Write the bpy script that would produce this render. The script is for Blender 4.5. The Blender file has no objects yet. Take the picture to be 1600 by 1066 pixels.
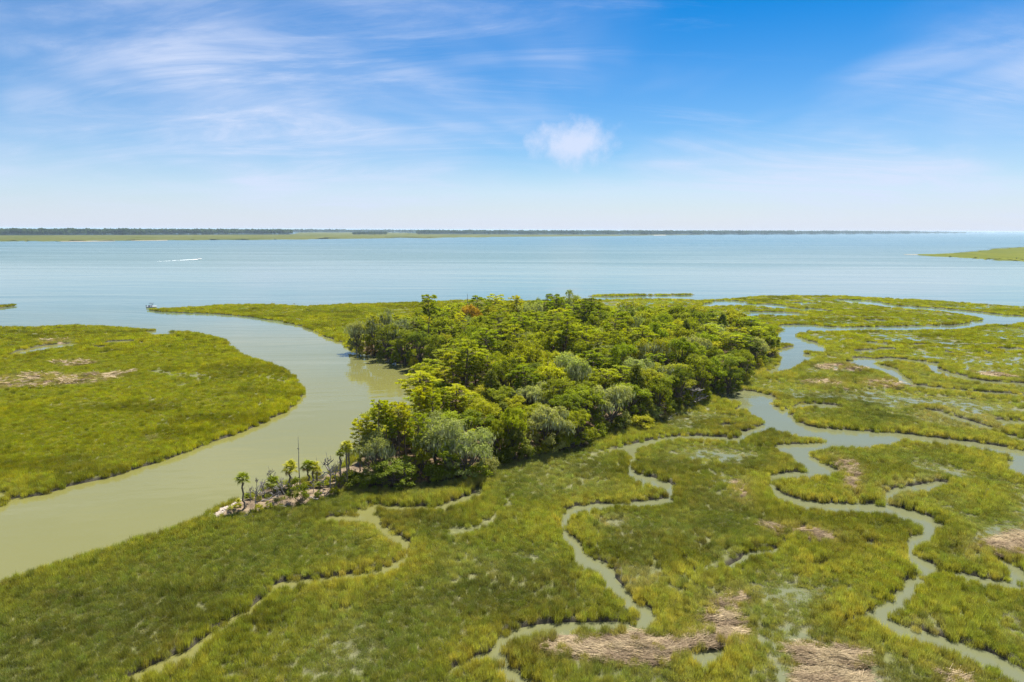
import bpy, bmesh, math, random
import numpy as np
from mathutils import Vector, Matrix, Euler

random.seed(7)
RNG = np.random.default_rng(7)
SC = bpy.context.scene
COL = SC.collection
R = math.radians

# ------------------------------------------------------------------ camera, sky, sun, exposure
CAM_H = 40.0
F_PX = 1600 * 24.0 / 36.0
PITCH = math.atan((533 - 359.2) / F_PX)
ROLL = math.atan(6.5 / 1600)
_fw = Vector((0, math.cos(PITCH), -math.sin(PITCH)))
_r0, _u0 = Vector((1, 0, 0)), Vector((0, math.sin(PITCH), math.cos(PITCH)))
_rt = _r0 * math.cos(ROLL) + _u0 * math.sin(ROLL)
_up = _u0 * math.cos(ROLL) - _r0 * math.sin(ROLL)
CAM_P = Vector((0, 0, CAM_H))
cam = bpy.data.cameras.new('camera')
cam.lens, cam.sensor_width, cam.sensor_fit = 24.0, 36.0, 'HORIZONTAL'
cam.clip_start, cam.clip_end = 0.5, 200000
cam_ob = bpy.data.objects.new('camera', cam)
COL.objects.link(cam_ob)
cam_ob.matrix_world = Matrix(((_rt.x, _up.x, -_fw.x, 0), (_rt.y, _up.y, -_fw.y, 0),
                              (_rt.z, _up.z, -_fw.z, CAM_H), (0, 0, 0, 1)))
SC.camera = cam_ob

SUN_AZ, SUN_EL = R(24), R(61)
sun_vec = Vector((math.sin(SUN_AZ) * math.cos(SUN_EL), math.cos(SUN_AZ) * math.cos(SUN_EL), math.sin(SUN_EL)))

world = bpy.data.worlds.new('World')
SC.world = world
world.use_nodes = True


CL_A, CL_B, CL_C = (1.7, 0.4, 0), (3.1, 1.2, 0), (0.3, 5.2, 0)


def build_world():
    nt = world.node_tree
    nt.nodes.clear()
    N, L = nt.nodes.new, nt.links.new
    out, bg = N('ShaderNodeOutputWorld'), N('ShaderNodeBackground')
    L(bg.outputs[0], out.inputs[0])
    sky = N('ShaderNodeTexSky')
    sky.sky_type = 'NISHITA'
    sky.sun_disc = False
    sky.sun_elevation = SUN_EL
    sky.sun_rotation = SUN_AZ
    sky.altitude = 40
    sky.air_density, sky.dust_density, sky.ozone_density = 1.0, 0.3, 4.0
    bg.inputs[1].default_value = 0.053
    hs = N('ShaderNodeHueSaturation')
    hs.inputs['Hue'].default_value = 0.504
    hs.inputs['Saturation'].default_value = 2.2
    hs.inputs['Value'].default_value = 0.98
    L(sky.outputs[0], hs.inputs['Color'])

    def math_(op, a, b=None, clamp=False):
        m = N('ShaderNodeMath'); m.operation = op; m.use_clamp = clamp
        for i, v in enumerate((a, b)):
            if v is None: continue
            if isinstance(v, (int, float)): m.inputs[i].default_value = v
            else: L(v, m.inputs[i])
        return m.outputs[0]

    def ramp(v, a, b):
        m = N('ShaderNodeMapRange'); m.interpolation_type = 'SMOOTHSTEP'
        L(v, m.inputs[0]); m.inputs[1].default_value = a; m.inputs[2].default_value = b
        return m.outputs[0]
    tc = N('ShaderNodeTexCoord')
    sep = N('ShaderNodeSeparateXYZ')
    L(tc.outputs['Generated'], sep.inputs[0])
    zc = math_('MAXIMUM', sep.outputs[2], 0.0)
    den = math_('ADD', zc, 0.20)
    u, v = math_('DIVIDE', sep.outputs[0], den), math_('DIVIDE', sep.outputs[1], den)
    cmb = N('ShaderNodeCombineXYZ')
    L(u, cmb.inputs[0]); L(v, cmb.inputs[1])

    def noise(scale, det, rough, sc=(1, 1, 1), rot=0, loc=(0, 0, 0), dist=0.0):
        mp = N('ShaderNodeMapping')
        mp.inputs['Scale'].default_value = sc
        mp.inputs['Rotation'].default_value = (0, 0, rot)
        mp.inputs['Location'].default_value = loc
        L(cmb.outputs[0], mp.inputs[0])
        n = N('ShaderNodeTexNoise')
        n.inputs['Scale'].default_value = scale
        n.inputs['Detail'].default_value = det
        n.inputs['Roughness'].default_value = rough
        n.inputs['Distortion'].default_value = dist
        L(mp.outputs[0], n.inputs['Vector'])
        return n.outputs[0]
    broad = ramp(noise(0.62, 4, 0.52, (1, 0.85, 1), 0.35, CL_A, 0.5), 0.36, 0.64)
    wisp = ramp(noise(1.5, 10, 0.66, (0.6, 1.5, 1), R(-24), CL_B, 1.1), 0.38, 0.72)
    streak = ramp(noise(1.6, 10, 0.68, (0.35, 2.2, 1), R(-18), CL_C, 0.7), 0.50, 0.80)
    c = math_('MULTIPLY', broad, math_('ADD', math_('MULTIPLY', wisp, 0.85), 0.44))
    c = math_('ADD', c, math_('MULTIPLY', streak, 0.40), True)
    fade = ramp(sep.outputs[2], 0.0, 0.05)
    c = math_('MULTIPLY', c, math_('ADD', math_('MULTIPLY', fade, 0.6), 0.2))
    # one small puffy cloud above the middle of the bay
    pd = (_fw + _rt * ((893 - 800) / F_PX) + _up * ((533 - 224) / F_PX)).normalized()
    dp = N('ShaderNodeVectorMath'); dp.operation = 'SUBTRACT'
    L(tc.outputs['Generated'], dp.inputs[0]); dp.inputs[1].default_value = pd
    mp = N('ShaderNodeMapping'); mp.inputs['Scale'].default_value = (0.72, 1, 1.45)
    L(dp.outputs[0], mp.inputs[0])
    ln = N('ShaderNodeVectorMath'); ln.operation = 'LENGTH'
    L(mp.outputs[0], ln.inputs[0])
    pn = N('ShaderNodeTexNoise'); pn.inputs['Scale'].default_value = 34; pn.inputs['Detail'].default_value = 6
    pn.inputs['Roughness'].default_value = 0.62
    L(tc.outputs['Generated'], pn.inputs['Vector'])
    pr = math_('ADD', ln.outputs['Value'], math_('MULTIPLY', pn.outputs[0], 0.075))
    puff = math_('MULTIPLY', math_('SUBTRACT', 1.0, ramp(pr, 0.040, 0.098)), 0.9)
    c = math_('MAXIMUM', c, puff)
    mix = N('ShaderNodeMix'); mix.data_type = 'RGBA'
    L(c, mix.inputs['Factor']); L(hs.outputs[0], mix.inputs[6])
    mix.inputs[7].default_value = (6.3, 7.0, 8.8, 1)
    # thin whitish veil that thickens towards the horizon all round
    veil = N('ShaderNodeMix'); veil.data_type = 'RGBA'
    vf = math_('POWER', math_('SUBTRACT', 1.0, math_('MINIMUM', math_('MULTIPLY', zc, 3.0), 1.0)), 1.9)
    L(math_('MULTIPLY', vf, 0.82), veil.inputs['Factor'])
    L(mix.outputs[2], veil.inputs[6])
    veil.inputs[7].default_value = (6.2, 7.0, 9.0, 1)
    L(veil.outputs[2], bg.inputs[0])


build_world()
sun = bpy.data.lights.new('sun', 'SUN')
sun.energy, sun.angle, sun.color = 5.0, R(0.53), (1.0, 0.955, 0.88)
sun_ob = bpy.data.objects.new('sun', sun)
COL.objects.link(sun_ob)
sun_ob.rotation_euler = (-sun_vec).to_track_quat('-Z', 'Y').to_euler()
sun_ob.location = (0, 0, 300)
vs = SC.view_settings
vs.view_transform, vs.look, vs.exposure, vs.gamma = 'Standard', 'None', 1.1, 1.0
vs.use_curve_mapping = False
SC.cycles.use_denoising = True
SC.cycles.denoiser = 'OPENIMAGEDENOISE'
SC.cycles.denoising_input_passes = 'RGB_ALBEDO_NORMAL'
SC.cycles.denoising_prefilter = 'NONE'
SC.cycles.max_bounces = 7
SC.cycles.diffuse_bounces = 4
SC.cycles.glossy_bounces = 2
SC.cycles.transmission_bounces = 3
SC.cycles.transparent_max_bounces = 4
SC.cycles.volume_bounces = 0


# ------------------------------------------------------------------ helpers
def ray(x, y):
    return _fw + _rt * ((x - 800) / F_PX) + _up * ((533 - y) / F_PX)


def ground(x, y, z=0.0):
    d = ray(x, y)
    return CAM_P + d * ((z - CAM_H) / d.z)


def height_at(base, x, y):
    """height of the point seen at pixel (x, y) when it stands as far off as base"""
    d = ray(x, y)
    t = math.hypot(base.x, base.y) / math.hypot(d.x, d.y)
    return CAM_H + d.z * t


def link(o, parent=None):
    COL.objects.link(o)
    if parent is not None: o.parent = parent
    return o


def tag(o, label=None, cat=None, group=None, kind=None):
    for k, v in (('label', label), ('category', cat), ('group', group), ('kind', kind)):
        if v: o[k] = v
    return o


def empty(name, loc=(0, 0, 0), rz=0.0, sc=(1, 1, 1)):
    o = bpy.data.objects.new(name, None)
    o.empty_display_size = 0.3
    link(o)
    o.location, o.rotation_euler, o.scale = loc, (0, 0, rz), sc
    return o


def quads_mesh(name, V, Q, mat=None, smooth=False, attrs=None):
    V = np.asarray(V, np.float32); Q = np.asarray(Q, np.int32)
    me = bpy.data.meshes.new(name)
    me.vertices.add(len(V)); me.vertices.foreach_set('co', V.ravel())
    if len(Q):
        me.loops.add(Q.size); me.loops.foreach_set('vertex_index', Q.ravel())
        me.polygons.add(len(Q)); me.polygons.foreach_set('loop_start', np.arange(len(Q), dtype=np.int32) * 4)
        me.polygons.foreach_set('use_smooth', np.full(len(Q), smooth))
    me.update(calc_edges=True)
    for nm, (dom, typ, arr) in (attrs or {}).items():
        a = me.attributes.new(nm, typ, dom)
        key = {'FLOAT': 'value', 'INT': 'value', 'FLOAT_COLOR': 'color', 'FLOAT_VECTOR': 'vector'}[typ]
        a.data.foreach_set(key, np.ascontiguousarray(arr).ravel())
    if mat: me.materials.append(mat)
    return me


class Q3:
    """collects quads"""
    def __init__(s): s.V, s.Q, s.A, s.n = [], [], [], 0

    def add(s, V, Q, var=0.5):
        V = np.asarray(V, float); Q = np.asarray(Q, int)
        s.V.append(V); s.Q.append(Q + s.n); s.n += len(V)
        s.A.append(np.full(len(Q), var) if np.isscalar(var) else np.asarray(var))

    def tube(s, pts, rad, sides=6, var=0.5, cap=True):
        P = np.asarray(pts, float); k = len(P)
        T = np.gradient(P, axis=0); T /= np.linalg.norm(T, axis=1)[:, None] + 1e-9
        ref = np.array([0.31, 0.95, 0.07]) if abs(T[0][2]) > 0.5 else np.array([0.05, 0.1, 1.0])
        A = np.cross(T, ref); A /= np.linalg.norm(A, axis=1)[:, None] + 1e-9
        B = np.cross(T, A)
        th = np.linspace(0, 2 * math.pi, sides, endpoint=False)
        V = P[:, None] + np.asarray(rad)[:, None, None] * (np.cos(th)[None, :, None] * A[:, None] + np.sin(th)[None, :, None] * B[:, None])
        i, j = np.meshgrid(np.arange(k - 1), np.arange(sides), indexing='ij')
        j2 = (j + 1) % sides
        Q = np.stack([i * sides + j, i * sides + j2, (i + 1) * sides + j2, (i + 1) * sides + j], -1).reshape(-1, 4)
        s.add(V.reshape(-1, 3), Q, var)

    def leaves(s, C, Nrm, size, aspect=1.0, var=0.5, along=None):
        """one rhombic card at every centre"""
        n = len(C)
        Nrm = Nrm / (np.linalg.norm(Nrm, axis=1)[:, None] + 1e-9)
        t = RNG.normal(size=(n, 3)) if along is None else along
        a = t - Nrm * (t * Nrm).sum(1)[:, None]
        a /= np.linalg.norm(a, axis=1)[:, None] + 1e-9
        b = np.cross(Nrm, a)
        sz = np.broadcast_to(np.asarray(size, float), (n,))[:, None]
        fold = Nrm * sz * 0.12
        V = np.stack([C - a * sz * .5, C + b * sz * .5 * aspect + fold, C + a * sz * .5, C - b * sz * .5 * aspect + fold], 1)
        s.add(V.reshape(-1, 3), np.arange(4 * n).reshape(-1, 4), var if not np.isscalar(var) else np.full(n, var))

    def mesh(s, name, mat, smooth=False):
        return quads_mesh(name, np.concatenate(s.V), np.concatenate(s.Q), mat, smooth,
                          {'var': ('FACE', 'FLOAT', np.concatenate(s.A).astype(np.float32))})


def box(mb, x0, x1, y0, y1, z0, z1):
    V = [(x, y, z) for z in (z0, z1) for y in (y0, y1) for x in (x0, x1)]
    mb.add(V, [(0, 2, 3, 1), (4, 5, 7, 6), (0, 1, 5, 4), (2, 6, 7, 3), (0, 4, 6, 2), (1, 3, 7, 5)])


def hash2(xi, yi, seed):
    h = (xi * 374761393 + yi * 668265263 + seed * 974634599) & 0xffffffff
    h = ((h ^ (h >> 13)) * 1274126177) & 0xffffffff
    h = ((h ^ (h >> 15)) * 2246822519) & 0xffffffff
    return ((h ^ (h >> 16)) & 0xffffff) / float(0xffffff)


def vnoise(x, y, seed=0):
    xi, yi = np.floor(x).astype(np.int64), np.floor(y).astype(np.int64)
    fx, fy = x - xi, y - yi
    fx = fx * fx * (3 - 2 * fx); fy = fy * fy * (3 - 2 * fy)
    a, b = hash2(xi, yi, seed), hash2(xi + 1, yi, seed)
    c, d = hash2(xi, yi + 1, seed), hash2(xi + 1, yi + 1, seed)
    return (a + (b - a) * fx) * (1 - fy) + (c + (d - c) * fx) * fy


def fbm(x, y, scale, seed=0, oct=4, gain=0.5):
    s = np.zeros_like(x, dtype=float); amp, tot = 1.0, 0.0
    x, y = x / scale, y / scale
    for k in range(oct):
        s += amp * vnoise(x, y, seed + k * 17); tot += amp
        ca, sa = math.cos(0.6), math.sin(0.6)
        x, y = (x * ca - y * sa) * 2.03, (x * sa + y * ca) * 2.03
        amp *= gain
    return s / tot


def sstep(a, b, x):
    t = np.clip((x - a) / (b - a), 0, 1)
    return t * t * (3 - 2 * t)


# ------------------------------------------------------------------ materials
def new_mat(name):
    m = bpy.data.materials.new(name)
    m.use_nodes = True
    nt = m.node_tree
    nt.nodes.clear()
    out = nt.nodes.new('ShaderNodeOutputMaterial')
    return m, nt, nt.nodes.new, nt.links.new, out


def plain_mat(name, col, rough=0.8, noise_scale=3.0, amount=0.25, metallic=0.0, bump=0.0):
    m, nt, N, L, out = new_mat(name)
    p = N('ShaderNodeBsdfPrincipled')
    L(p.outputs[0], out.inputs[0])
    p.inputs['Roughness'].default_value = rough
    p.inputs['Metallic'].default_value = metallic
    tc = N('ShaderNodeTexCoord')
    n = N('ShaderNodeTexNoise'); n.inputs['Scale'].default_value = noise_scale; n.inputs['Detail'].default_value = 5
    L(tc.outputs['Object'], n.inputs['Vector'])
    mr = N('ShaderNodeMapRange')
    mr.inputs[1].default_value, mr.inputs[2].default_value = 0.25, 0.75
    mr.inputs[3].default_value, mr.inputs[4].default_value = 1 - amount, 1 + amount
    L(n.outputs[0], mr.inputs[0])
    mul = N('ShaderNodeMix'); mul.data_type = 'RGBA'; mul.blend_type = 'MULTIPLY'
    mul.inputs['Factor'].default_value = 1
    mul.inputs[6].default_value = (*col, 1)
    L(mr.outputs[0], mul.inputs[7])
    L(mul.outputs[2], p.inputs['Base Color'])
    if bump:
        b = N('ShaderNodeBump'); b.inputs['Strength'].default_value = bump; b.inputs['Distance'].default_value = 0.05
        L(n.outputs[0], b.inputs['Height']); L(b.outputs[0], p.inputs['Normal'])
    return m


def leaf_mat(name, source, trans=0.45, gloss=0.0, tint=None, lo=0.7, hi=1.35):
    """diffuse + translucent leaf; colour from the object, the instancer or a fixed tint"""
    m, nt, N, L, out = new_mat(name)
    if source == 'object':
        oi = N('ShaderNodeObjectInfo'); col = oi.outputs['Color']
    elif source == 'instancer':
        at = N('ShaderNodeAttribute'); at.attribute_type = 'INSTANCER'; at.attribute_name = 'tint'; col = at.outputs['Color']
    else:
        rg = N('ShaderNodeRGB'); rg.outputs[0].default_value = (*tint, 1); col = rg.outputs[0]
    va = N('ShaderNodeAttribute'); va.attribute_name = 'var'
    mr = N('ShaderNodeMapRange')
    mr.inputs[3].default_value, mr.inputs[4].default_value = lo, hi
    L(va.outputs['Fac'], mr.inputs[0])
    mul = N('ShaderNodeMix'); mul.data_type = 'RGBA'; mul.blend_type = 'MULTIPLY'; mul.inputs['Factor'].default_value = 1
    L(col, mul.inputs[6]); L(mr.outputs[0], mul.inputs[7])
    # transmitted light is yellower than reflected light
    tr = N('ShaderNodeMix'); tr.data_type = 'RGBA'; tr.blend_type = 'MULTIPLY'; tr.inputs['Factor'].default_value = 1
    L(mul.outputs[2], tr.inputs[6]); tr.inputs[7].default_value = (1.12, 1.22, 0.5, 1)
    d, t, mx = N('ShaderNodeBsdfDiffuse'), N('ShaderNodeBsdfTranslucent'), N('ShaderNodeMixShader')
    L(mul.outputs[2], d.inputs[0]); L(tr.outputs[2], t.inputs[0])
    mx.inputs[0].default_value = trans
    L(d.outputs[0], mx.inputs[1]); L(t.outputs[0], mx.inputs[2])
    last = mx.outputs[0]
    if gloss:
        g, m2 = N('ShaderNodeBsdfGlossy'), N('ShaderNodeMixShader')
        g.inputs['Roughness'].default_value = 0.5
        g.inputs[0].default_value = (0.8, 0.85, 0.8, 1)
        m2.inputs[0].default_value = gloss
        L(last, m2.inputs[1]); L(g.outputs[0], m2.inputs[2]); last = m2.outputs[0]
    L(last, out.inputs[0])
    return m


M = {}
M['leaf'] = leaf_mat('leaf', 'object', 0.5, 0.01)
M['needle'] = leaf_mat('needle', 'object', 0.48, 0.01)
M['grass'] = leaf_mat('grass_blade', 'instancer', 0.45, 0.008, lo=0.5, hi=1.55)
M['straw'] = leaf_mat('straw', 'instancer', 0.15, 0.0, lo=0.6, hi=1.35)
M['moss'] = leaf_mat('hanging_moss', 'fixed', 0.3, 0, (0.34, 0.35, 0.22))
M['frond'] = leaf_mat('palm_frond', 'object', 0.4, 0.015)
M['bark'] = plain_mat('bark', (0.11, 0.085, 0.06), 0.95, 6, 0.4, bump=0.6)
M['pine_bark'] = plain_mat('pine_bark', (0.13, 0.09, 0.065), 0.95, 5, 0.4, bump=0.6)
M['palm_bark'] = plain_mat('palm_bark', (0.17, 0.14, 0.105), 0.95, 8, 0.4, bump=0.6)
M['dead_wood'] = plain_mat('dead_wood', (0.25, 0.225, 0.19), 0.9, 5, 0.35, bump=0.4)
M['boat_white'] = plain_mat('boat_white', (0.7, 0.7, 0.68), 0.35, 2, 0.05)
M['boat_dark'] = plain_mat('boat_dark', (0.05, 0.055, 0.07), 0.5, 2, 0.1)
M['glass'] = plain_mat('dark_glass', (0.03, 0.04, 0.05), 0.1, 2, 0.1)
M['house_white'] = plain_mat('house_white', (0.72, 0.71, 0.68), 0.8, 0.05, 0.06)
M['house_roof'] = plain_mat('house_roof', (0.45, 0.44, 0.42), 0.8, 0.05, 0.1)
M['feather_dark'] = plain_mat('dark_feathers', (0.025, 0.022, 0.02), 0.8, 8, 0.3)
M['feather_white'] = plain_mat('white_feathers', (0.8, 0.8, 0.78), 0.8, 8, 0.1)
M['beak'] = plain_mat('beak', (0.5, 0.33, 0.06), 0.6, 8, 0.1)
M['shell'] = plain_mat('shell', (0.36, 0.30, 0.24), 0.9, 4, 0.35, bump=0.5)
M['foam'] = plain_mat('foam', (0.8, 0.82, 0.82), 0.7, 0.6, 0.15)


def ground_mat():
    m, nt, N, L, out = new_mat('marsh_mud')
    p = N('ShaderNodeBsdfPrincipled'); L(p.outputs[0], out.inputs[0])
    at = N('ShaderNodeAttribute'); at.attribute_name = 'Col'
    wet = N('ShaderNodeAttribute'); wet.attribute_name = 'wet'
    tc = N('ShaderNodeTexCoord')
    n1 = N('ShaderNodeTexNoise'); n1.inputs['Scale'].default_value = 1.3; n1.inputs['Detail'].default_value = 8
    n1.inputs['Roughness'].default_value = 0.7
    L(tc.outputs['Object'], n1.inputs['Vector'])
    mr = N('ShaderNodeMapRange')
    mr.inputs[1].default_value, mr.inputs[2].default_value = 0.3, 0.7
    mr.inputs[3].default_value, mr.inputs[4].default_value = 0.65, 1.35
    L(n1.outputs[0], mr.inputs[0])
    mul = N('ShaderNodeMix'); mul.data_type = 'RGBA'; mul.blend_type = 'MULTIPLY'; mul.inputs['Factor'].default_value = 1
    L(at.outputs['Color'], mul.inputs[6]); L(mr.outputs[0], mul.inputs[7])
    L(mul.outputs[2], p.inputs['Base Color'])
    rr = N('ShaderNodeMapRange'); rr.inputs[3].default_value, rr.inputs[4].default_value = 1.0, 0.75
    p.inputs['Specular IOR Level'].default_value = 0.12
    L(wet.outputs['Fac'], rr.inputs[0]); L(rr.outputs[0], p.inputs['Roughness'])
    b = N('ShaderNodeBump'); b.inputs['Strength'].default_value = 0.5; b.inputs['Distance'].default_value = 0.08
    L(n1.outputs[0], b.inputs['Height']); L(b.outputs[0], p.inputs['Normal'])
    return m


def water_mat():
    m, nt, N, L, out = new_mat('estuary_water')
    p = N('ShaderNodeBsdfPrincipled'); L(p.outputs[0], out.inputs[0])
    p.inputs['IOR'].default_value = 1.33
    tc = N('ShaderNodeTexCoord')
    sep = N('ShaderNodeSeparateXYZ'); L(tc.outputs['Object'], sep.inputs[0])

    def noise(sc, scale=1.0, det=4, rough=0.55, rot=0.0, dist=0.0):
        mp = N('ShaderNodeMapping'); mp.inputs['Scale'].default_value = sc; mp.inputs['Rotation'].default_value = (0, 0, rot)
        L(tc.outputs['Object'], mp.inputs[0])
        n = N('ShaderNodeTexNoise'); n.inputs['Scale'].default_value = scale; n.inputs['Detail'].default_value = det
        n.inputs['Roughness'].default_value = rough; n.inputs['Distortion'].default_value = dist
        L(mp.outputs[0], n.inputs['Vector'])
        return n.outputs[0]

    def mrange(v, a, b, c, d, smooth=True):
        r = N('ShaderNodeMapRange'); r.interpolation_type = 'SMOOTHSTEP' if smooth else 'LINEAR'
        L(v, r.inputs[0])
        for i, q in enumerate((a, b, c, d)): r.inputs[i + 1].default_value = q
        return r.outputs[0]

    def math_(op, a, b):
        q = N('ShaderNodeMath'); q.operation = op
        for i, v in enumerate((a, b)):
            if isinstance(v, (int, float)): q.inputs[i].default_value = v
            else: L(v, q.inputs[i])
        return q.outputs[0]

    def mixc(f, a, b):
        q = N('ShaderNodeMix'); q.data_type = 'RGBA'
        L(f, q.inputs['Factor'])
        for i, v in ((6, a), (7, b)):
            if isinstance(v, tuple): q.inputs[i].default_value = (*v, 1)
            else: L(v, q.inputs[i])
        return q.outputs[2]
    # silt: muddy olive up the creeks, clearer teal out in the sound, drawn out in tide lines
    tide = noise((0.004, 0.010, 1), 1.0, 5, 0.6, R(4), 0.6)
    yy = math_('ADD', sep.outputs[1], math_('MULTIPLY', math_('SUBTRACT', tide, 0.5), 260.0))
    bay = mrange(yy, 170, 430, 0, 1)
    silt = mixc(mrange(sep.outputs[0], -35, 25, 0, 1), (0.148, 0.143, 0.043), (0.128, 0.134, 0.066))
    col = mixc(bay, silt, (0.088, 0.138, 0.104))
    far = mrange(yy, 700, 2600, 0, 1)
    col = mixc(far, col, (0.032, 0.105, 0.108))
    streak = noise((0.0011, 0.011, 1), 1.0, 6, 0.6, R(2), 0.4)
    col = mixc(math_('MULTIPLY', mrange(streak, 0.50, 0.68, 0, 0.6), far), col, (0.006, 0.055, 0.09))
    L(col, p.inputs['Base Color'])
    # wind: glassy creeks, ruffled bands outside
    wind = noise((0.0016, 0.014, 1), 1.0, 5, 0.6, R(-3), 0.5)
    ruff = math_('MULTIPLY', mrange(wind, 0.36, 0.62, 0.6, 1.0), mrange(sep.outputs[1], 320, 1100, 0.10, 1))
    rip = noise((0.55, 0.9, 1), 1.0, 4, 0.6, R(12), 0.3)
    swell = noise((0.006, 0.022, 1), 1.0, 5, 0.6, R(5), 0.5)
    b = N('ShaderNodeBump'); b.inputs['Distance'].default_value = 0.22
    L(math_('MULTIPLY', ruff, 0.16), b.inputs['Strength'])
    L(rip, b.inputs['Height'])
    b2 = N('ShaderNodeBump'); b2.inputs['Distance'].default_value = 1.2; b2.inputs['Strength'].default_value = 0.4
    L(swell, b2.inputs['Height']); L(b.outputs[0], b2.inputs['Normal'])
    L(b2.outputs[0], p.inputs['Normal'])
    L(mrange(ruff, 0, 1, 0.04, 0.24), p.inputs['Roughness'])
    return m


M['ground'] = ground_mat()
M['water'] = water_mat()

# ------------------------------------------------------------------ lie of the land (outlines walked on the ground plane)
GRASS_H = 0.75
LAND = {
 'west_marsh': [(-520, 515), (-200, 512), (0, 510.5), (35, 511), (104, 508), (156, 509.4), (208, 513), (250, 514), (298, 518), (330, 523), (351, 530), (361, 544),
   (378, 554.5), (410, 563), (437, 573.6), (461, 587.5), (467, 600), (476, 609.4), (472, 620.5), (461, 631), (444, 645), (420, 655), (396, 667),
   (364, 679.5), (330, 690), (305, 702), (264, 716), (215, 731), (177, 744), (132, 754), (104, 761), (76, 771), (42, 777), (21, 778), (0, 790), (-200, 850), (-520, 930)],
 'main': [(-560, 1090), (-200, 975), (0, 908), (69, 885), (137, 865), (206, 844), (268, 827), (299, 815), (326, 808), (331, 800), (343, 792), (364, 781), (388, 773),
   (417, 759), (450, 752), (494, 744), (532, 728), (545, 716), (562, 700), (600, 672), (650, 632), (690, 602), (688, 586), (680, 579), (655, 577), (630, 568), (600, 560),
   (570, 552), (546, 545), (541, 538), (533, 535), (520, 530), (505, 525), (490, 515), (470, 509), (440, 502), (400, 496.5), (370, 493.7), (330, 490), (290, 489), (250, 487), (232, 485),
   (232, 483), (260, 481.5), (290, 480), (340, 476.5), (400, 475), (440, 476), (470, 478), (500, 476.5), (560, 474), (620, 473), (680, 470.5), (720, 468.5), (760, 468.5), (800, 470),
   (850, 469.5), (960, 468), (1000, 466.5), (1050, 467), (1100, 468.5), (1130, 467), (1165, 464), (1190, 462), (1240, 461.7), (1312, 462), (1350, 464), (1387, 466), (1450, 468.7), (1525, 473.7),
   (1600, 479.5), (1800, 488), (2200, 500), (2700, 1400), (-700, 1400)],
 'bar_a': [(905, 462.5), (930, 461), (960, 459.6), (1000, 459.6), (1040, 459.5), (1080, 459.3), (1082, 461), (1040, 461.8), (1000, 462.4), (960, 463.6), (925, 463.6)],
 'bar_b': [(-300, 481), (-60, 478.5), (22, 477), (20, 479), (0, 481.5), (-60, 484), (-300, 489)],
 'bar_c': [(445, 474.2), (462, 473.9), (462, 475.0), (446, 475.2)],
}
# water polygons inside the land
PONDS = {
 'west_inlet': [(-40, 760), (6, 766), (16, 772), (12, 776), (0, 778), (-40, 784)],
 'reach': [(1271, 507), (1248, 510), (1229, 514.6), (1212, 519), (1211, 527), (1213, 536), (1240, 541), (1216, 547), (1217, 564), (1206, 574), (1190, 587), (1201, 588), (1234, 578),
   (1257, 567), (1277, 562), (1270, 556), (1256, 552), (1258, 548.5), (1282, 548), (1284, 552), (1291, 548), (1296, 541), (1282, 537), (1260, 531.5), (1246, 524), (1251, 520), (1277, 516.5)],
 'east_lagoon': [(1537, 490), (1600, 494), (1750, 498), (1750, 506), (1600, 503), (1581, 508), (1555, 506), (1530, 509), (1534, 500)],
 'east_pool': [(1567, 722), (1580, 718), (1600, 716), (1660, 715), (1660, 750), (1600, 744), (1575, 737)],
 'near_pool': [(545, 800), (560, 795), (588, 793), (591, 799), (580, 808), (560, 811), (547, 808)],
 'wrack_pool': [(1072, 1022), (1095, 1014), (1120, 1012), (1138, 1018), (1128, 1036), (1095, 1042), (1074, 1036)],
}
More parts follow.
